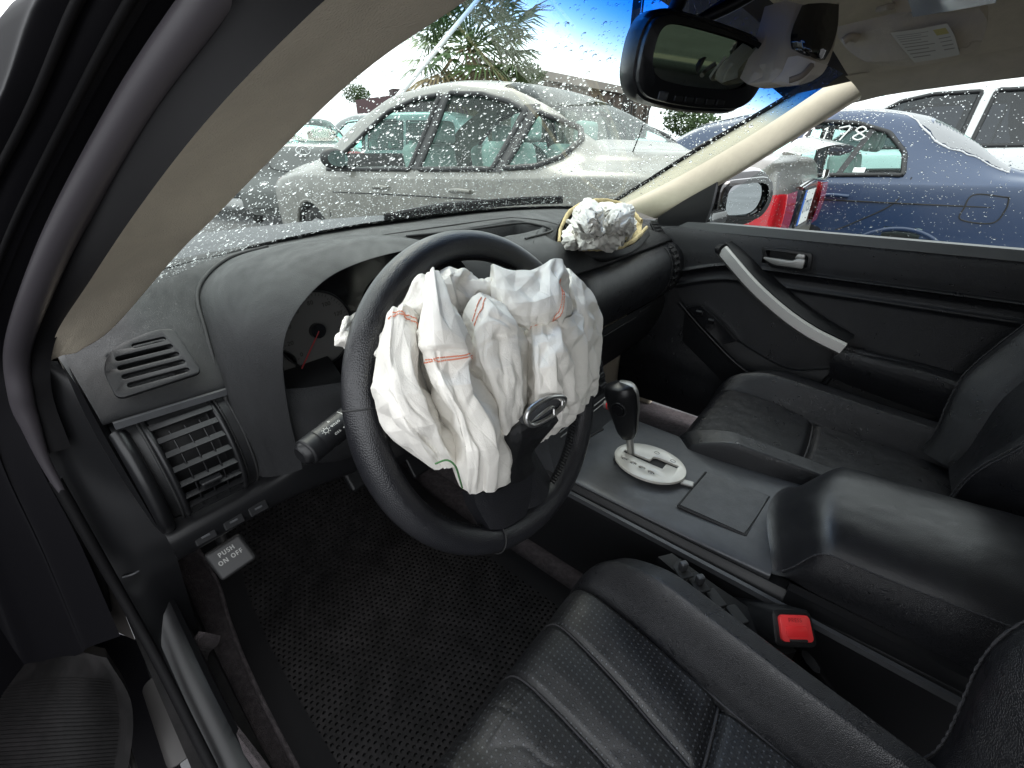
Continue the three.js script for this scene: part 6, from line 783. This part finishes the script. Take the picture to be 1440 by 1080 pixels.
function makeCar(o, S) {
  const L = S.length, yT = curve1(S.top), yB = curve1(S.belt), wS = curve1(S.side), wR = curve1(S.roof), yb = S.bottom || .2;
  const secPts = s => { const w = wS(s), b = yB(s), T = Math.max(yT(s), b + .004), r = Math.min(wR(s), w * .93); return [[w * .90, yb], [w * .985, yb + .12], [w, lerp(yb, b, .62)], [w * .988, b - .06], [w * .958, b], [lerp(w * .94, r, .5), lerp(b, T, .45)], [r, lerp(b, T, .86)], [r * .8, lerp(b, T, .965)], [r * .42, T - .003], [0, T]]; };
  const sec = (s, t) => crAt(secPts(s), t);
  const ns = S.ns || 170, nt = S.nt || 46;
  const yToT = (s, y) => { let a = .2, b = .75; for (let k = 0; k < 26; k++) { const m = (a + b) / 2; if (sec(s, m)[1] < y) a = m; else b = m; } return a; };
  const pt = (s, y, sg, lift = 0) => { const q = sec(s, yToT(s, y)); return [sg * (q[0] + lift), q[1], -s]; };
  const wheels = S.wheels.map(s => [s, S.wheelR]);
  const isWin = (s, lat, y, t) => { if (t > .42 && t < .74) { const w = S.windows.findIndex(p => inPoly(s, y, p)); if (w >= 0) return 10 + w; } if (t > .63) { const w = S.screens.findIndex(([a, b]) => s > a && s < b && lat < wR(s) * .96 && yT(s) > yB(s) + .05); if (w >= 0) return 1 + w; } return 0; };
  const holed = (s, y) => wheels.some(([c, r]) => Math.hypot(s - c, y - r) < r * 1.12 && y < r * 2.3);
  const body = [], panes = {}, screens = {};
  for (const sg of [-1, 1]) for (let i = 0; i < ns; i++) for (let j = 0; j < nt; j++) {
    const s0 = i / ns * L, s1 = (i + 1) / ns * L, t0 = j / nt, t1 = (j + 1) / nt; const A = sec(s0, t0), B = sec(s1, t0), C = sec(s1, t1), D2 = sec(s0, t1);
    const cs = (s0 + s1) / 2, lat = (A[0] + C[0]) / 2, cy = (A[1] + C[1]) / 2; if (holed(cs, cy) && lat > .5) continue;
    const k = isWin(cs, lat, cy, (t0 + t1) / 2), P = q => [sg * (q[0] - (k ? .006 : 0)), q[1], 0];
    const v = [[P(A), s0], [P(B), s1], [P(C), s1], [P(D2), s0]].map(([p, s]) => [p[0], p[1], -s]); const f = sg > 0 ? [0, 1, 2, 0, 2, 3] : [0, 2, 1, 0, 3, 2]; (k >= 10 ? (panes[k * sg] ||= []) : k ? (screens[k] ||= []) : body).push(...f.map(q => v[q]));
  }
  const geo = list => { let g = new THREE.BufferGeometry(); g.setAttribute('position', new THREE.Float32BufferAttribute(list.flat(), 3)); g = mergeVertices(g, 1e-4); g.computeVertexNormals(); return boxUV(g); };
  const cap = s => { const P = secPts(s), V0 = []; const n = 24; for (let j = 0; j < n; j++) { const a = sec(s, j / n), b = sec(s, (j + 1) / n); V0.push([a[0], a[1], -s], [b[0], b[1], -s], [-b[0], b[1], -s], [a[0], a[1], -s], [-b[0], b[1], -s], [-a[0], a[1], -s]); } void P; return V0; };
  body.push(...cap(0), ...cap(L));
  const bm = part(o, 'body', geo(body), S.paint, S.paintLabel);
  for (const k in panes) part(o, 'side_window', geo(panes[k]), S.glass || X2.glass); for (const k in screens) part(o, S.screens[k - 1][0] < 2 ? 'rear_window' : 'front_windscreen', geo(screens[k]), X2.glass);
  for (const sg of S.sides || [-1, 1]) {
    for (const p of S.windows) part(bm, 'window_surround', tube(dense(p).map(([s, y]) => pt(s, y, sg, .003)), S.trimR || .014, { n: 120, m: 6, closed: true }), S.trim || X2.trim);
    for (const p of S.seams || []) part(bm, 'panel_gap', tube(p.map(([s, y]) => pt(s, y, sg, .001)), .0045, { n: 40, m: 5 }), X2.seam);
    for (const [s, y] of S.handles || []) { part(bm, 'door_handle', tube([pt(s - .09, y, sg, .012), pt(s, y + .006, sg, .03), pt(s + .09, y, sg, .012)], .013, { n: 14, m: 8 }), S.handleMat || S.paint); }
    for (const [c, r] of wheels) {
      part(bm, 'wheel_arch', tube([...Array(13)].map((_, k) => { const a = k / 12 * Math.PI, s = c + Math.cos(a) * r * 1.13, y = r + Math.sin(a) * r * 1.13; const w = wS(s); return [sg * w * .985, Math.max(y, .24), -s]; }), .02, { n: 30, m: 6 }), S.archMat || S.paint);
      const w = part(o, 'wheel', (() => { const g = new THREE.TorusGeometry(r * .78, r * .24, 14, 36); g.rotateY(Math.PI / 2); g.scale(1.0, 1, 1); g.translate(sg * (wS(c) - .12), r, -c); return g; })(), X2.tyre); part(w, 'hub_cap', (() => { const g = new THREE.CylinderGeometry(r * .62, r * .6, .06, 24); g.rotateZ(Math.PI / 2); g.translate(sg * (wS(c) - .09), r, -c); return g; })(), X2.rim);
    }
  }
  part(o, 'underbody', [rbox(1.4, .3, L * .9, .05, [0, .38, -L / 2])], X2.under);
  if (S.seats) for (const s of S.seats) for (const x of [-.38, .38]) part(o, 'seat', [rbox(.5, .62, .14, .06, [x, .82, -s], [-.2, 0, 0]), rbox(.26, .16, .1, .04, [x, 1.2, -s + .1]), rbox(.5, .16, .5, .05, [x, .5, -s - .25])], S.seatMat || X2.cloth);
  return { pt, sec, yT, wS, wR, body: bm };
}

const paint = (color, rough = .35, o = {}) => mat(color, rough, { clearcoat: .8, clearcoatRoughness: .12, ...o });
{ // beige saloon alongside
  const o = thing('parked_car', 'dusty beige saloon with oval rear side glass, parked alongside the windscreen', 'car', 'parked cars');
  o.position.set(2.31, .05, -.06);
  const dust = dataTex(256, (u, v) => { const n = .44 + .04 * tnoise(u, v, 7, 2) + .05 * tnoise(u, v, 30, 5) + .03 * tnoise(u, v, 90, 1); return [n, n * .985, n * .93]; }, { srgb: true });
  const C = makeCar(o, {
    length: 5, wheels: [1.05, 3.78], wheelR: .32, seats: [1.75, 2.6], sides: [-1, 1],
    top: [[0, 0.66], [0.03, 0.9], [0.08, 1.03], [0.3, 1.06], [0.85, 1.075], [1.0, 1.142], [1.35, 1.334], [1.75, 1.472], [2.3, 1.52], [2.8, 1.49], [3.25, 1.346], [3.75, 1.05], [4.2, 0.97], [4.7, 0.84], [4.93, 0.72], [5, 0.6]],
    belt: [[0, .64], [.04, .86], [.12, .93], [.8, .955], [1.5, .945], [3, .92], [3.75, .91], [4.3, .86], [4.8, .74], [5, .58]],
    side: [[0, .66], [.06, .76], [.2, .84], [.5, .89], [1, .925], [3.5, .925], [4.3, .89], [4.8, .75], [5, .5]],
    roof: [[0, .6], [.8, .68], [1.2, .62], [1.6, .575], [2.3, .57], [3.0, .585], [3.75, .70], [4.5, .7], [5, .42]],
    windows: [[[2.3, 0.956], [3.02, 0.945], [3.42, 0.94], [3.3, 1.034], [3.05, 1.202], [2.78, 1.34], [2.5, 1.4], [2.24, 1.412]], [[1.52, 0.968], [2.2, 0.956], [2.15, 1.412], [1.85, 1.388], [1.62, 1.334], [1.46, 1.274]], [[1.03, 1.118], [1.08, 1.034], [1.2, 0.986], [1.43, 0.972], [1.38, 1.262], [1.24, 1.226], [1.1, 1.178]]],
    trimR: .018, screens: [[.98, 1.72], [2.98, 3.70]], seams: [[[1.45, .95], [1.42, .7], [1.5, .45], [1.6, .3]], [[2.25, .95], [2.24, .6], [2.25, .3]], [[3.42, .93], [3.4, .6], [3.4, .3]], [[1.5, .80], [2.3, .79], [3.3, .77]]], handles: [[1.75, .84], [2.6, .83]],
    paint: paint(lin(1, 1, 1), .42, { map: dust, clearcoat: .4 }), paintLabel: 'dusty pale beige paint',
  });
  const pillars = part(o, 'black_pillar', [[2.25, .035], [1.49, .05]].map(([s, w]) => surf((u, v) => { const y = lerp(.955, 1.41 - (s < 2 ? .1 : 0), v); const p = C.pt(s + lerp(-w, w, u) - v * .05, y, -1, .006); return p; }, 4, 20)), X2.trim); void pillars;
  // trunk spoiler, lamps, plate, mirror
  part(o, 'spoiler', sweep([[-.0, -.012], [-.02, .0], [.0, .018], [.03, .014], [.14, -.014]], [[-.72, 1.045, .06], [-.55, 1.088, .03], [0, 1.10, .02], [.55, 1.088, .03], [.72, 1.045, .06]].map(p => [p[0], p[1], -p[2] * .4 + .0]), { n: 40, scale: t => .25 + .75 * Math.pow(Math.sin(Math.PI * clamp(t, .02, .98)), .5) }), paint(lin(.27, .265, .24), .4), 'raised trunk spoiler');
  for (const sg of [-1, 1]) part(o, 'tail_lamp', surf((u, v) => { const a = lerp(0, 1, u); const s = Math.max(0, lerp(-.02, .46, smooth(.4, 1, a))), y = lerp(.66, .89, v) - .05 * Math.pow(a, 3) * (v > .5 ? v - .5 : 0); const w = a < .4 ? lerp(.42, .69, a / .4) : C.pt(Math.max(.02, s), .8, 1)[0] + .012 ; return [sg * w, y, a < .4 ? .022 + .008 * Math.sin(v * 3.14) : -s + .012]; }, 30, 14), X2.lampRed, 'red wraparound tail lamp');
  part(o, 'bumper', surf((u, v) => { const a = lerp(-1, 1, u), x = a * .82; const z = .10 - .16 * Math.pow(Math.abs(a), 4), y = lerp(.62, .30, v); return [x, y, z + .05 * Math.sin(v * 2.6)]; }, 40, 12), paint(lin(.2, .195, .175), .45));
  const tx = canvasTex(256, 128, (g, w, h) => { g.fillStyle = '#d6d7d4'; g.fillRect(0, 0, w, h); g.fillStyle = '#2b5fb4'; g.fillRect(0, 0, 46, h); g.fillStyle = '#3f4857'; g.font = 'bold 64px sans-serif'; g.fillText('UTX5I', 54, 86); });
  const pg = new THREE.PlaneGeometry(.32, .17); pg.translate(-.1, .80, .035); part(o, 'licence_plate', [rbox(.34, .19, .012, .003, [-.1, .80, .026])], X2.trim); part(o, 'plate_face', pg, mat(0xffffff, .5, { map: tx }), 'white licence plate with blue band');
  part(o, 'plate_brow', tube([[-.38, .90, .02], [-.1, .925, .03], [.3, .92, .03], [.42, .96, .02]], .018, { n: 20, m: 8, flat: .5 }), X2.chrome);
  const mc = C.pt(3.12, .95, -1, .1); part(o, 'door_mirror', [(() => { const g = new THREE.SphereGeometry(1, 20, 14); g.scale(.11, .075, .06); g.translate(mc[0], mc[1] + .07, mc[2]); return g; })(), tube([C.pt(3.16, .96, -1), add3(mc, [0, .05, 0])], .03, { n: 6 })], X2.trim); part(o, 'mirror_glass', (() => { const g = new THREE.CircleGeometry(1, 24); g.scale(.085, .055, 1); g.translate(mc[0], mc[1] + .07, mc[2] + .062); return g; })(), M.sideMirror);
  part(o, 'aerial', tube([[-.66, 1.0, -.75], [-.72, 1.35, -.6], [-.75, 1.5, -.52]], .0035, { n: 10, m: 5 }), X2.seam);
}
{ // blue saloon beyond
  const o = thing('parked_car', 'blue saloon with peeling roof lacquer and white numbers on its side glass', 'car', 'parked cars');
  o.position.set(4.33, .0, 1.45);
  const C = makeCar(o, {
    length: 4.45, wheels: [1.02, 3.62], wheelR: .30, seats: [1.5, 2.35], seatMat: X2.cloth,
    top: [[0, .6], [.03, .86], [.08, .97], [.5, 1.0], [.6, 1.025], [.85, 1.2], [1.1, 1.335], [1.5, 1.41], [2.1, 1.425], [2.6, 1.36], [3.2, 1.04], [3.8, .94], [4.2, .82], [4.4, .68], [4.45, .55]],
    belt: [[0, .58], [.05, .84], [.3, .93], [1.2, .945], [2.4, .925], [3.3, .9], [4, .82], [4.4, .6], [4.45, .5]],
    side: [[0, .62], [.1, .74], [.4, .82], [1, .86], [3.2, .86], [4, .8], [4.45, .5]], roof: [[0, .56], [.6, .68], [1.0, .62], [1.5, .57], [2.4, .57], [3.2, .7], [4, .7], [4.45, .4]],
    windows: [[[1.13, .975], [1.80, .955], [1.78, 1.325], [1.5, 1.30], [1.3, 1.235], [1.17, 1.11]], [[1.88, .955], [2.85, .945], [2.65, 1.12], [2.4, 1.27], [2.15, 1.325], [1.86, 1.33]]],
    trimR: .016, screens: [[.62, 1.08], [2.62, 3.15]], seams: [[[1.84, .95], [1.83, .6], [1.85, .3]], [[1.08, .96], [1.12, .8], [1.3, .66], [1.4, .5]], [[.58, .86], [.74, .87], [.76, .79], [.75, .72], [.6, .71], [.57, .79], [.58, .86]], [[.1, .80], [.8, .80], [1.9, .80], [3.0, .79]]], handles: [[1.48, .83], [2.2, .82]],
    paint: paint(lin(.010, .030, .082), .35, { clearcoat: .45, clearcoatRoughness: .2 }), paintLabel: 'weathered blue paint',
  });
  part(o, 'quarter_divider', surf((u, v) => C.pt(1.42 + v * -.11 + (u - .5) * .04 + .08, lerp(.965, 1.27, v), -1, .008), 3, 12), X2.trim);
  const peel = surf((u, v) => { const s = lerp(.62, 3.0, v), ed = lerp(.60, .73, smooth(1.0, 1.3, s)) + .04 * fbm(s * 7, 2, 1) + .02 * fbm(s * 40, 5, 2), t = lerp(ed, 1 + (1 - ed), u); const q = C.sec(s, t > 1 ? 2 - t : t); return [(t > 1 ? 1 : -1) * (q[0] + .002), q[1] + .004, -s]; }, 40, 120);
  // lacquer has flaked off the roof skin except over the glass
  { const idx = [...peel.index.array], P = peel.attributes.position, keep = []; for (let i = 0; i < idx.length; i += 3) { const s = -(P.getZ(idx[i]) + P.getZ(idx[i + 1]) + P.getZ(idx[i + 2])) / 3; if (s > 1.1 && s < 2.7 || s > .6 && s <= 1.1 && Math.min(Math.abs(P.getX(idx[i])), Math.abs(P.getX(idx[i + 2]))) > C.wR(s) * .965) keep.push(idx[i], idx[i + 1], idx[i + 2]); } peel.setIndex(keep); }
  part(o, 'flaked_roof', peel, mat(lin(.27, .27, .28), .6), 'grey roof where the lacquer has flaked off');
  part(o, 'flake_edge', [tube([...Array(50)].map((_, k) => { const s = lerp(.62, 2.2, k / 49); const q = C.sec(s, lerp(.595, .725, smooth(1.0, 1.3, s)) + .04 * fbm(s * 7, 2, 1) + .02 * fbm(s * 40, 5, 2)); return [-(q[0] + .001), q[1], -s]; }), .010, { n: 200, m: 5, taper: t => .35 + .9 * Math.abs(fbm(t * 60, 1, 1)) * 2 })], mat(lin(.6, .6, .62), .8), 'white ragged lacquer edge');
  // white numbers written on the glass
  const dig = { 4: [[[.7, 0], [.7, 1], [.1, .35], [.9, .35]]], 1: [[[.5, 0], [.5, 1]], [[.25, 0], [.75, 0]], [[.3, .85], [.5, 1]]], 7: [[[.1, .95], [.9, 1], [.45, 0]], [[.35, .5], [.8, .52]]], 8: [[[.5, .52], [.85, .75], [.5, 1], [.15, .76], [.5, .5], [.9, .22], [.5, 0], [.1, .22], [.5, .52]]] };
  const strokes = []; '4178'.split('').forEach((c, k) => dig[c].forEach(st => strokes.push(tube(st.map(([a, b]) => C.pt(1.82 - k * .105 - a * .085, 1.19 + b * .085, -1, .012)), .0055, { n: 24, m: 5 }))));
  part(o, 'painted_numbers', strokes, M.white, 'hand-written white numbers 4178');
  part(o, 'window_sticker', surf((u, v) => C.pt(1.42 - u * .07, .985 + v * .03, -1, .004), 4, 2), M.white);
  const fl = thing('car_flag', 'small dark blue flag on a pale stick at the rear of the blue car', 'flag');
  part(fl, 'stick', tube([[6.5494, 1.0446, .9247], [6.7222, 1.3863, .9362], [6.8588, 1.6808, .9436]], .014, { n: 8, m: 6 }), M.white);
  part(fl, 'cloth', cloth([[[6.7803, 1.6873, .9324], [6.7786, 1.7323, .9814], [6.7545, 1.7377, 1.0366]], [[6.629, 1.3993, .9905], [6.6404, 1.4411, 1.058], [6.6443, 1.469, 1.1282]], [[6.5447, 1.1245, 1.1184], [6.5381, 1.2146, 1.1239], [6.5524, 1.2451, 1.2044]]], 30, 40, { eu: .2, seed: 33, rough: .05, freq: 4 }), mat(lin(.03, .03, .09), .9));
}
{ // white estate behind the blue car
  const o = thing('parked_car', 'white high-roofed estate with roof rails and tinted glass behind the blue saloon', 'car', 'parked cars');
  o.position.set(7.1, .04, 3.0);
  const C = makeCar(o, {
    length: 4.8, wheels: [.95, 3.85], wheelR: .36, ns: 130, bottom: .25,
    top: [[0, .8], [.04, 1.1], [.12, 1.5], [.25, 1.74], [.6, 1.80], [2.5, 1.82], [3.0, 1.76], [3.35, 1.5], [3.75, 1.2], [4.3, 1.1], [4.7, .95], [4.8, .7]], belt: [[0, .78], [.1, 1.05], [.5, 1.12], [3.5, 1.09], [4.2, 1.0], [4.7, .85], [4.8, .6]],
    side: [[0, .78], [.2, .87], [1, .92], [4, .9], [4.6, .8], [4.8, .55]], roof: [[0, .66], [.3, .7], [1, .72], [3, .70], [3.7, .78], [4.8, .5]],
    windows: [[[.42, 1.16], [1.15, 1.15], [1.15, 1.62], [.5, 1.61]], [[1.25, 1.15], [2.25, 1.14], [2.22, 1.63], [1.25, 1.62]], [[2.35, 1.14], [3.55, 1.13], [3.2, 1.42], [2.95, 1.58], [2.7, 1.63], [2.33, 1.63]]], trimR: .02,
    screens: [[3.0, 3.68]], seams: [[[2.3, 1.1], [2.3, .4]], [[1.2, 1.1], [1.22, .8], [1.4, .5]]], handles: [[1.5, .98], [2.6, .97]], paint: paint(lin(.75, .75, .74), .3), glass: X2.tint, sides: [-1, 1],
  });
  for (const sg of [-1, 1]) part(o, 'roof_rail', tube([[sg * .62, 1.80, -.5], [sg * .62, 1.87, -.8], [sg * .62, 1.89, -1.8], [sg * .62, 1.87, -2.7], [sg * .62, 1.80, -3.0]], .025, { n: 30, m: 8 }), X2.trim);
  part(o, 'aerial', tube([[-.5, 1.8, -1.9], [-.48, 2.2, -1.75]], .008, { n: 4, m: 5 }), X2.trim); void C;
}
const darkSaloon = {
  length: 4.75, wheels: [1.0, 3.85], wheelR: .32, ns: 110, nt: 36, seats: [1.5, 2.6],
  top: [[0, .62], [.03, .9], [.08, 1.0], [.3, 1.04], [.7, 1.06], [1.1, 1.27], [1.5, 1.41], [2.2, 1.45], [2.9, 1.38], [3.5, 1.08], [4.1, .95], [4.6, .8], [4.75, .6]], belt: [[0, .6], [.05, .88], [.3, .95], [1.5, .96], [3.4, .93], [4.2, .86], [4.7, .65], [4.75, .5]],
  side: [[0, .7], [.1, .8], [.5, .87], [3.8, .88], [4.5, .75], [4.75, .5]], roof: [[0, .62], [.7, .7], [1.5, .58], [2.6, .58], [3.4, .7], [4.75, .4]], windows: [[[1.2, .99], [2.2, .98], [2.2, 1.34], [1.6, 1.30], [1.35, 1.2]], [[2.3, .98], [3.2, .96], [2.85, 1.2], [2.5, 1.33], [2.3, 1.34]]], screens: [[.74, 1.45], [2.85, 3.45]],
};
{ // grey saloon seen from behind
  const o = thing('parked_car', 'grey saloon seen from behind with a chrome emblem and red tail lamps', 'car', 'parked cars');
  o.position.set(2.42, .2, -5.75); o.rotation.y = -.42;
  const C = makeCar(o, { ...darkSaloon, paint: paint(lin(.11, .115, .11), .3) });
  for (const sg of [-1, 1]) { part(o, 'tail_lamp', shell([[[sg * .42, .93, .03], [sg * .62, .95, .02], [sg * .78, .93, -.1]], [[sg * .45, .82, .05], [sg * .62, .80, .04], [sg * .79, .80, -.08]]], 10, 8, [0, 0, .02]), X2.lampRed); part(o, 'lamp_lens', rbox(.12, .05, .02, .01, [sg * .52, .88, .065]), mat(lin(.8, .6, .6), .2)); }
  part(o, 'emblem', [tube([...Array(16)].map((_, k) => [Math.cos(k / 16 * 6.283) * .085, .95 + Math.sin(k / 16 * 6.283) * .05, .03]), .008, { n: 24, m: 6, closed: true }), tube([[-.05, .915, .032], [0, .985, .032], [.04, .915, .032]], .007, { n: 10, m: 5 })], X2.chrome, 'chrome oval emblem');
  part(o, 'trunk_gap', tube([[-.42, .99, .01], [-.40, .75, .04], [0, .72, .05], [.4, .75, .04], [.42, .99, .01]], .006, { n: 30, m: 5 }), X2.seam); part(o, 'bumper', surf((u, v) => { const a = lerp(-1, 1, u); return [a * .84, lerp(.66, .3, v), .12 - .2 * Math.pow(Math.abs(a), 4) + .03 * Math.sin(v * 3)]; }, 24, 8), paint(lin(.13, .135, .13), .35)); void C;
}
{ // greenish-grey off-roader further back, and more cars of the lot
  const suv = { length: 4.6, wheels: [.9, 3.7], wheelR: .36, ns: 90, nt: 34, bottom: .28, top: [[0, .8], [.04, 1.2], [.15, 1.65], [.4, 1.76], [2.4, 1.78], [2.8, 1.70], [3.2, 1.4], [3.5, 1.14], [4.3, 1.05], [4.6, .7]], belt: [[0, .78], [.1, 1.08], [3.3, 1.06], [4.2, .98], [4.6, .6]], side: [[0, .76], [.2, .86], [4, .88], [4.6, .6]], roof: [[0, .68], [.4, .7], [2.8, .68], [3.4, .76], [4.6, .5]], windows: [[[.4, 1.12], [1.2, 1.12], [1.2, 1.6], [.45, 1.58]], [[1.3, 1.12], [2.1, 1.12], [2.1, 1.62], [1.3, 1.6]], [[2.2, 1.12], [3.15, 1.12], [2.85, 1.45], [2.6, 1.6], [2.2, 1.62]]], screens: [[2.75, 3.4]], seats: [1.4, 2.4] };
  let o = thing('parked_car', 'grey-green off-road car with upright windows behind the beige saloon', 'car', 'parked cars'); o.position.set(6.6, .1, -6.6); o.rotation.y = .35; makeCar(o, { ...suv, paint: paint(lin(.16, .18, .18), .3) });
  o = thing('parked_car', 'dark grey saloon between the emblem car and the off-roader', 'car', 'parked cars'); o.position.set(4.1, .15, -8.2); o.rotation.y = .25; makeCar(o, { ...darkSaloon, paint: paint(lin(.05, .055, .055), .3) });
  o = thing('parked_car', 'silver car in the far row below the rear-view mirror', 'car', 'parked cars'); o.position.set(10.5, .0, -2.6); o.rotation.y = .2; makeCar(o, { ...darkSaloon, paint: paint(lin(.4, .41, .42), .3) });
  o = thing('parked_car', 'black car in the far row beside the yellow tarp', 'car', 'parked cars'); o.position.set(9.0, .0, -5.2); o.rotation.y = .1; makeCar(o, { ...darkSaloon, paint: paint(lin(.02, .021, .023), .25) });
  single('yellow_tarp', shell([[[11.2, 1.25, -4.6], [11.6, 1.34, -4.5], [12, 1.2, -4.4]], [[11.1, 1.0, -4.4], [11.6, 1.05, -4.2], [12.1, .95, -4.1]]], 10, 8, [0, -.1, 0]), mat(lin(.6, .42, .08), .7), 'small yellow tarp over something in the far row', 'tarp');
}
// fan palm
{
  const o = thing('palm_tree', 'green fan palm rising behind the beige saloon', 'palm tree');
  const c = [7.6, 3.25, -7.7]; reseed(404);
  part(o, 'trunk', tube([[7.75, 0, -7.7], [7.7, 1.4, -7.7], [7.6, 3.05, -7.7]], .2, { n: 24, m: 12, taper: t => 1 - .25 * t + .08 * Math.sin(t * 90) }), mat(lin(1, 1, 1), .95, { map: wearMap([.42, .36, .29], .5, .4, 6) }));
  const lm = [lin(.085, .15, .035), lin(.06, .12, .03), lin(.12, .18, .05)].map(k => mat(k, .55, { transmission: .25, thickness: 0 })), dead = mat(lin(.22, .17, .09), .9);
  for (let k = 0; k < 58; k++) {
    const az = k * 2.39996 + rr(-.2, .2), el = lerp(1.35, -.75, Math.pow(k / 58, .85)), len = rr(.75, 1.05), dir = new THREE.Vector3(Math.cos(az) * Math.cos(el), Math.sin(el), Math.sin(az) * Math.cos(el));
    const tip = V(c).addScaledVector(dir, len).add(new THREE.Vector3(0, -.12 * len, 0)), pet = tube([add3(c, [0, -.1, 0]), add3(c, dir.toArray(), len * .5), tip.toArray()], .016, { n: 6, m: 5 });
    const up = new THREE.Vector3(0, 1, 0), sd = new THREE.Vector3().crossVectors(dir, up).normalize(), nr = new THREE.Vector3().crossVectors(sd, dir).normalize(); const P = [];
    const nb = 26, R = rr(.75, 1.0);
    for (let b = 0; b < nb; b++) { const a = lerp(-2.05, 2.05, b / (nb - 1)) + rr(-.03, .03), rl = R * (1 - .18 * Math.abs(a) / 2) * rr(.85, 1.08); const d = dir.clone().multiplyScalar(Math.cos(a)).addScaledVector(sd, Math.sin(a)).addScaledVector(nr, .18 * Math.cos(a * 1.4)); const q = new THREE.Vector3().crossVectors(d, nr).normalize(); const mid = tip.clone().addScaledVector(d, rl * .55), end = tip.clone().addScaledVector(d, rl).add(new THREE.Vector3(0, -.22 * rl * rr(.5, 1.4), 0)); const w = .022, A = mid.clone().addScaledVector(q, w).addScaledVector(nr, .008), B = mid.clone().addScaledVector(q, -w).addScaledVector(nr, -.008); P.push(...tip.toArray(), ...A.toArray(), ...B.toArray(), ...A.toArray(), ...end.toArray(), ...B.toArray()); }
    const g = new THREE.BufferGeometry(); g.setAttribute('position', new THREE.Float32BufferAttribute(P, 3)); g.computeVertexNormals(); boxUV(g);
    const old = k > 50; const f = part(o, 'frond', g, old ? dead : lm[k % 3]); part(f, 'leaf_stalk', pet, old ? dead : lm[2]);
  }
}
{ // sheds, poles, distant trees
  const sh = thing('brown_shed', 'long low dark brown shed with a flat roof edge behind the cars', 'building');
  const bm = mat(lin(1, 1, 1), .85, { map: wearMap([.36, .31, .28], .5, 1.5, 3) });
  part(sh, 'wall', shell([[[11.5, 0, -11], [18, 0, -11.4], [26, 0, -11.8]], [[11.5, 3.5, -11], [18, 3.7, -11.4], [26, 3.9, -11.8]]], 12, 6, [0, 0, -3]), bm); part(sh, 'roof_edge', sweep([[-.2, -.14], [-.2, .14], [.2, .14], [.2, -.14]], [[11.2, 3.6, -10.9], [18, 3.8, -11.3], [26.4, 4.0, -11.7]], { n: 8 }), mat(lin(.22, .19, .17), .8));
  for (let k = 0; k < 10; k++) part(sh, 'wall_post', rbox(.14, 3.5, .14, .02, [12.2 + k * 1.45, 1.75, -10.9 - k * .085]), mat(lin(.1, .085, .075), .9));
  const s2 = thing('maroon_hut', 'small maroon hut behind the off-road car', 'building'); part(s2, 'wall', shell([[[8.9, 0, -12.3], [11.4, 0, -11.4]], [[8.9, 2.72, -12.3], [11.4, 2.72, -11.4]]], 4, 4, [0, 0, -2]), mat(lin(.09, .05, .055), .85)); part(s2, 'roof', sweep([[-.2, -.08], [-.2, .08], [.2, .08], [.2, -.08]], [[8.85, 2.78, -12.3], [11.5, 2.78, -11.35]], { n: 2 }), mat(lin(.06, .04, .04), .8));
  single('white_pole', tube([[3.5074, 1.7606, -5.1114], [4.1689, 2.3594, -4.9919], [5.0322, 3.1495, -4.7891]], .03, { n: 10, m: 10, taper: t => 1.15 - .3 * t }), mat(lin(.72, .73, .72), .5), 'slanted white pole crossing in front of the palm', 'pole');
  const up = thing('utility_pole', 'dark utility pole with cables behind the rear-view mirror', 'pole'); const b = [13.1072, 3.9092, -6.6971];
  part(up, 'pole', tube([[b[0], 0, b[2]], [b[0], 4, b[2]], [b[0], 9, b[2]]], .13, { n: 20, m: 10, taper: t => 1.1 - .3 * t }), mat(lin(.03, .025, .022), .9)); part(up, 'cable', tube([[b[0] + .2, .5, b[2] + .1], [b[0] + .16, 4, b[2] + .1], [b[0] + .14, 9, b[2] + .1]], .03, { n: 10, m: 6 }), X2.trim); part(up, 'cross_arm', rbox(1.8, .12, .12, .02, [b[0], 8.2, b[2]]), X2.trim);
  reseed(99); const leafM = [lin(.04, .07, .022), lin(.055, .09, .03)].map(k => mat(k, .9));
  const bush = (x, y, z, r, label) => { const t = thing('tree', label, 'tree', 'trees behind the lot'); part(t, 'trunk', tube([[x, 0, z], [x + .05, y * .5, z], [x, y, z]], .12, { n: 8, m: 7 }), mat(lin(.08, .06, .045), .95)); const P = []; for (let k = 0; k < 1500; k++) { const a = rand() * 6.283, e = Math.acos(rr(-1, 1)), q = r * Math.cbrt(rand()) * (.75 + .5 * fbm(Math.cos(a) * 2 + x, e * 2, z)); const p = new THREE.Vector3(x + Math.sin(e) * Math.cos(a) * q * 1.3, y + Math.cos(e) * q * .75, z + Math.sin(e) * Math.sin(a) * q); const d = new THREE.Vector3(rr(-1, 1), rr(-1, 1), rr(-1, 1)).normalize(), f = new THREE.Vector3(rr(-1, 1), rr(-1, 1), rr(-1, 1)).normalize(), w = r * .07; P.push(...p.clone().addScaledVector(d, w).toArray(), ...p.clone().addScaledVector(d, -w).toArray(), ...p.clone().addScaledVector(f, w * 1.2).toArray()); } const g = new THREE.BufferGeometry(); g.setAttribute('position', new THREE.Float32BufferAttribute(P, 3)); g.computeVertexNormals(); boxUV(g); part(t, 'crown', g, leafM[x > 12 ? 1 : 0]); };
  bush(...[17.331, 4.4511, -26.9008], .9, 'small distant tree beyond the off-road car'); bush(...[24.9651, 2.8655, -9.285], 1.5, 'dark bushy tree below the rear-view mirror'); bush(...[22.9262, 2.3801, -7.7872], 1.1, 'low dark bush beside the yellow tarp');
  bush(...[11.7765, 3.2269, -9.5045], .75, 'small green tree against the brown shed');
}
renderer.render(scene, camera);
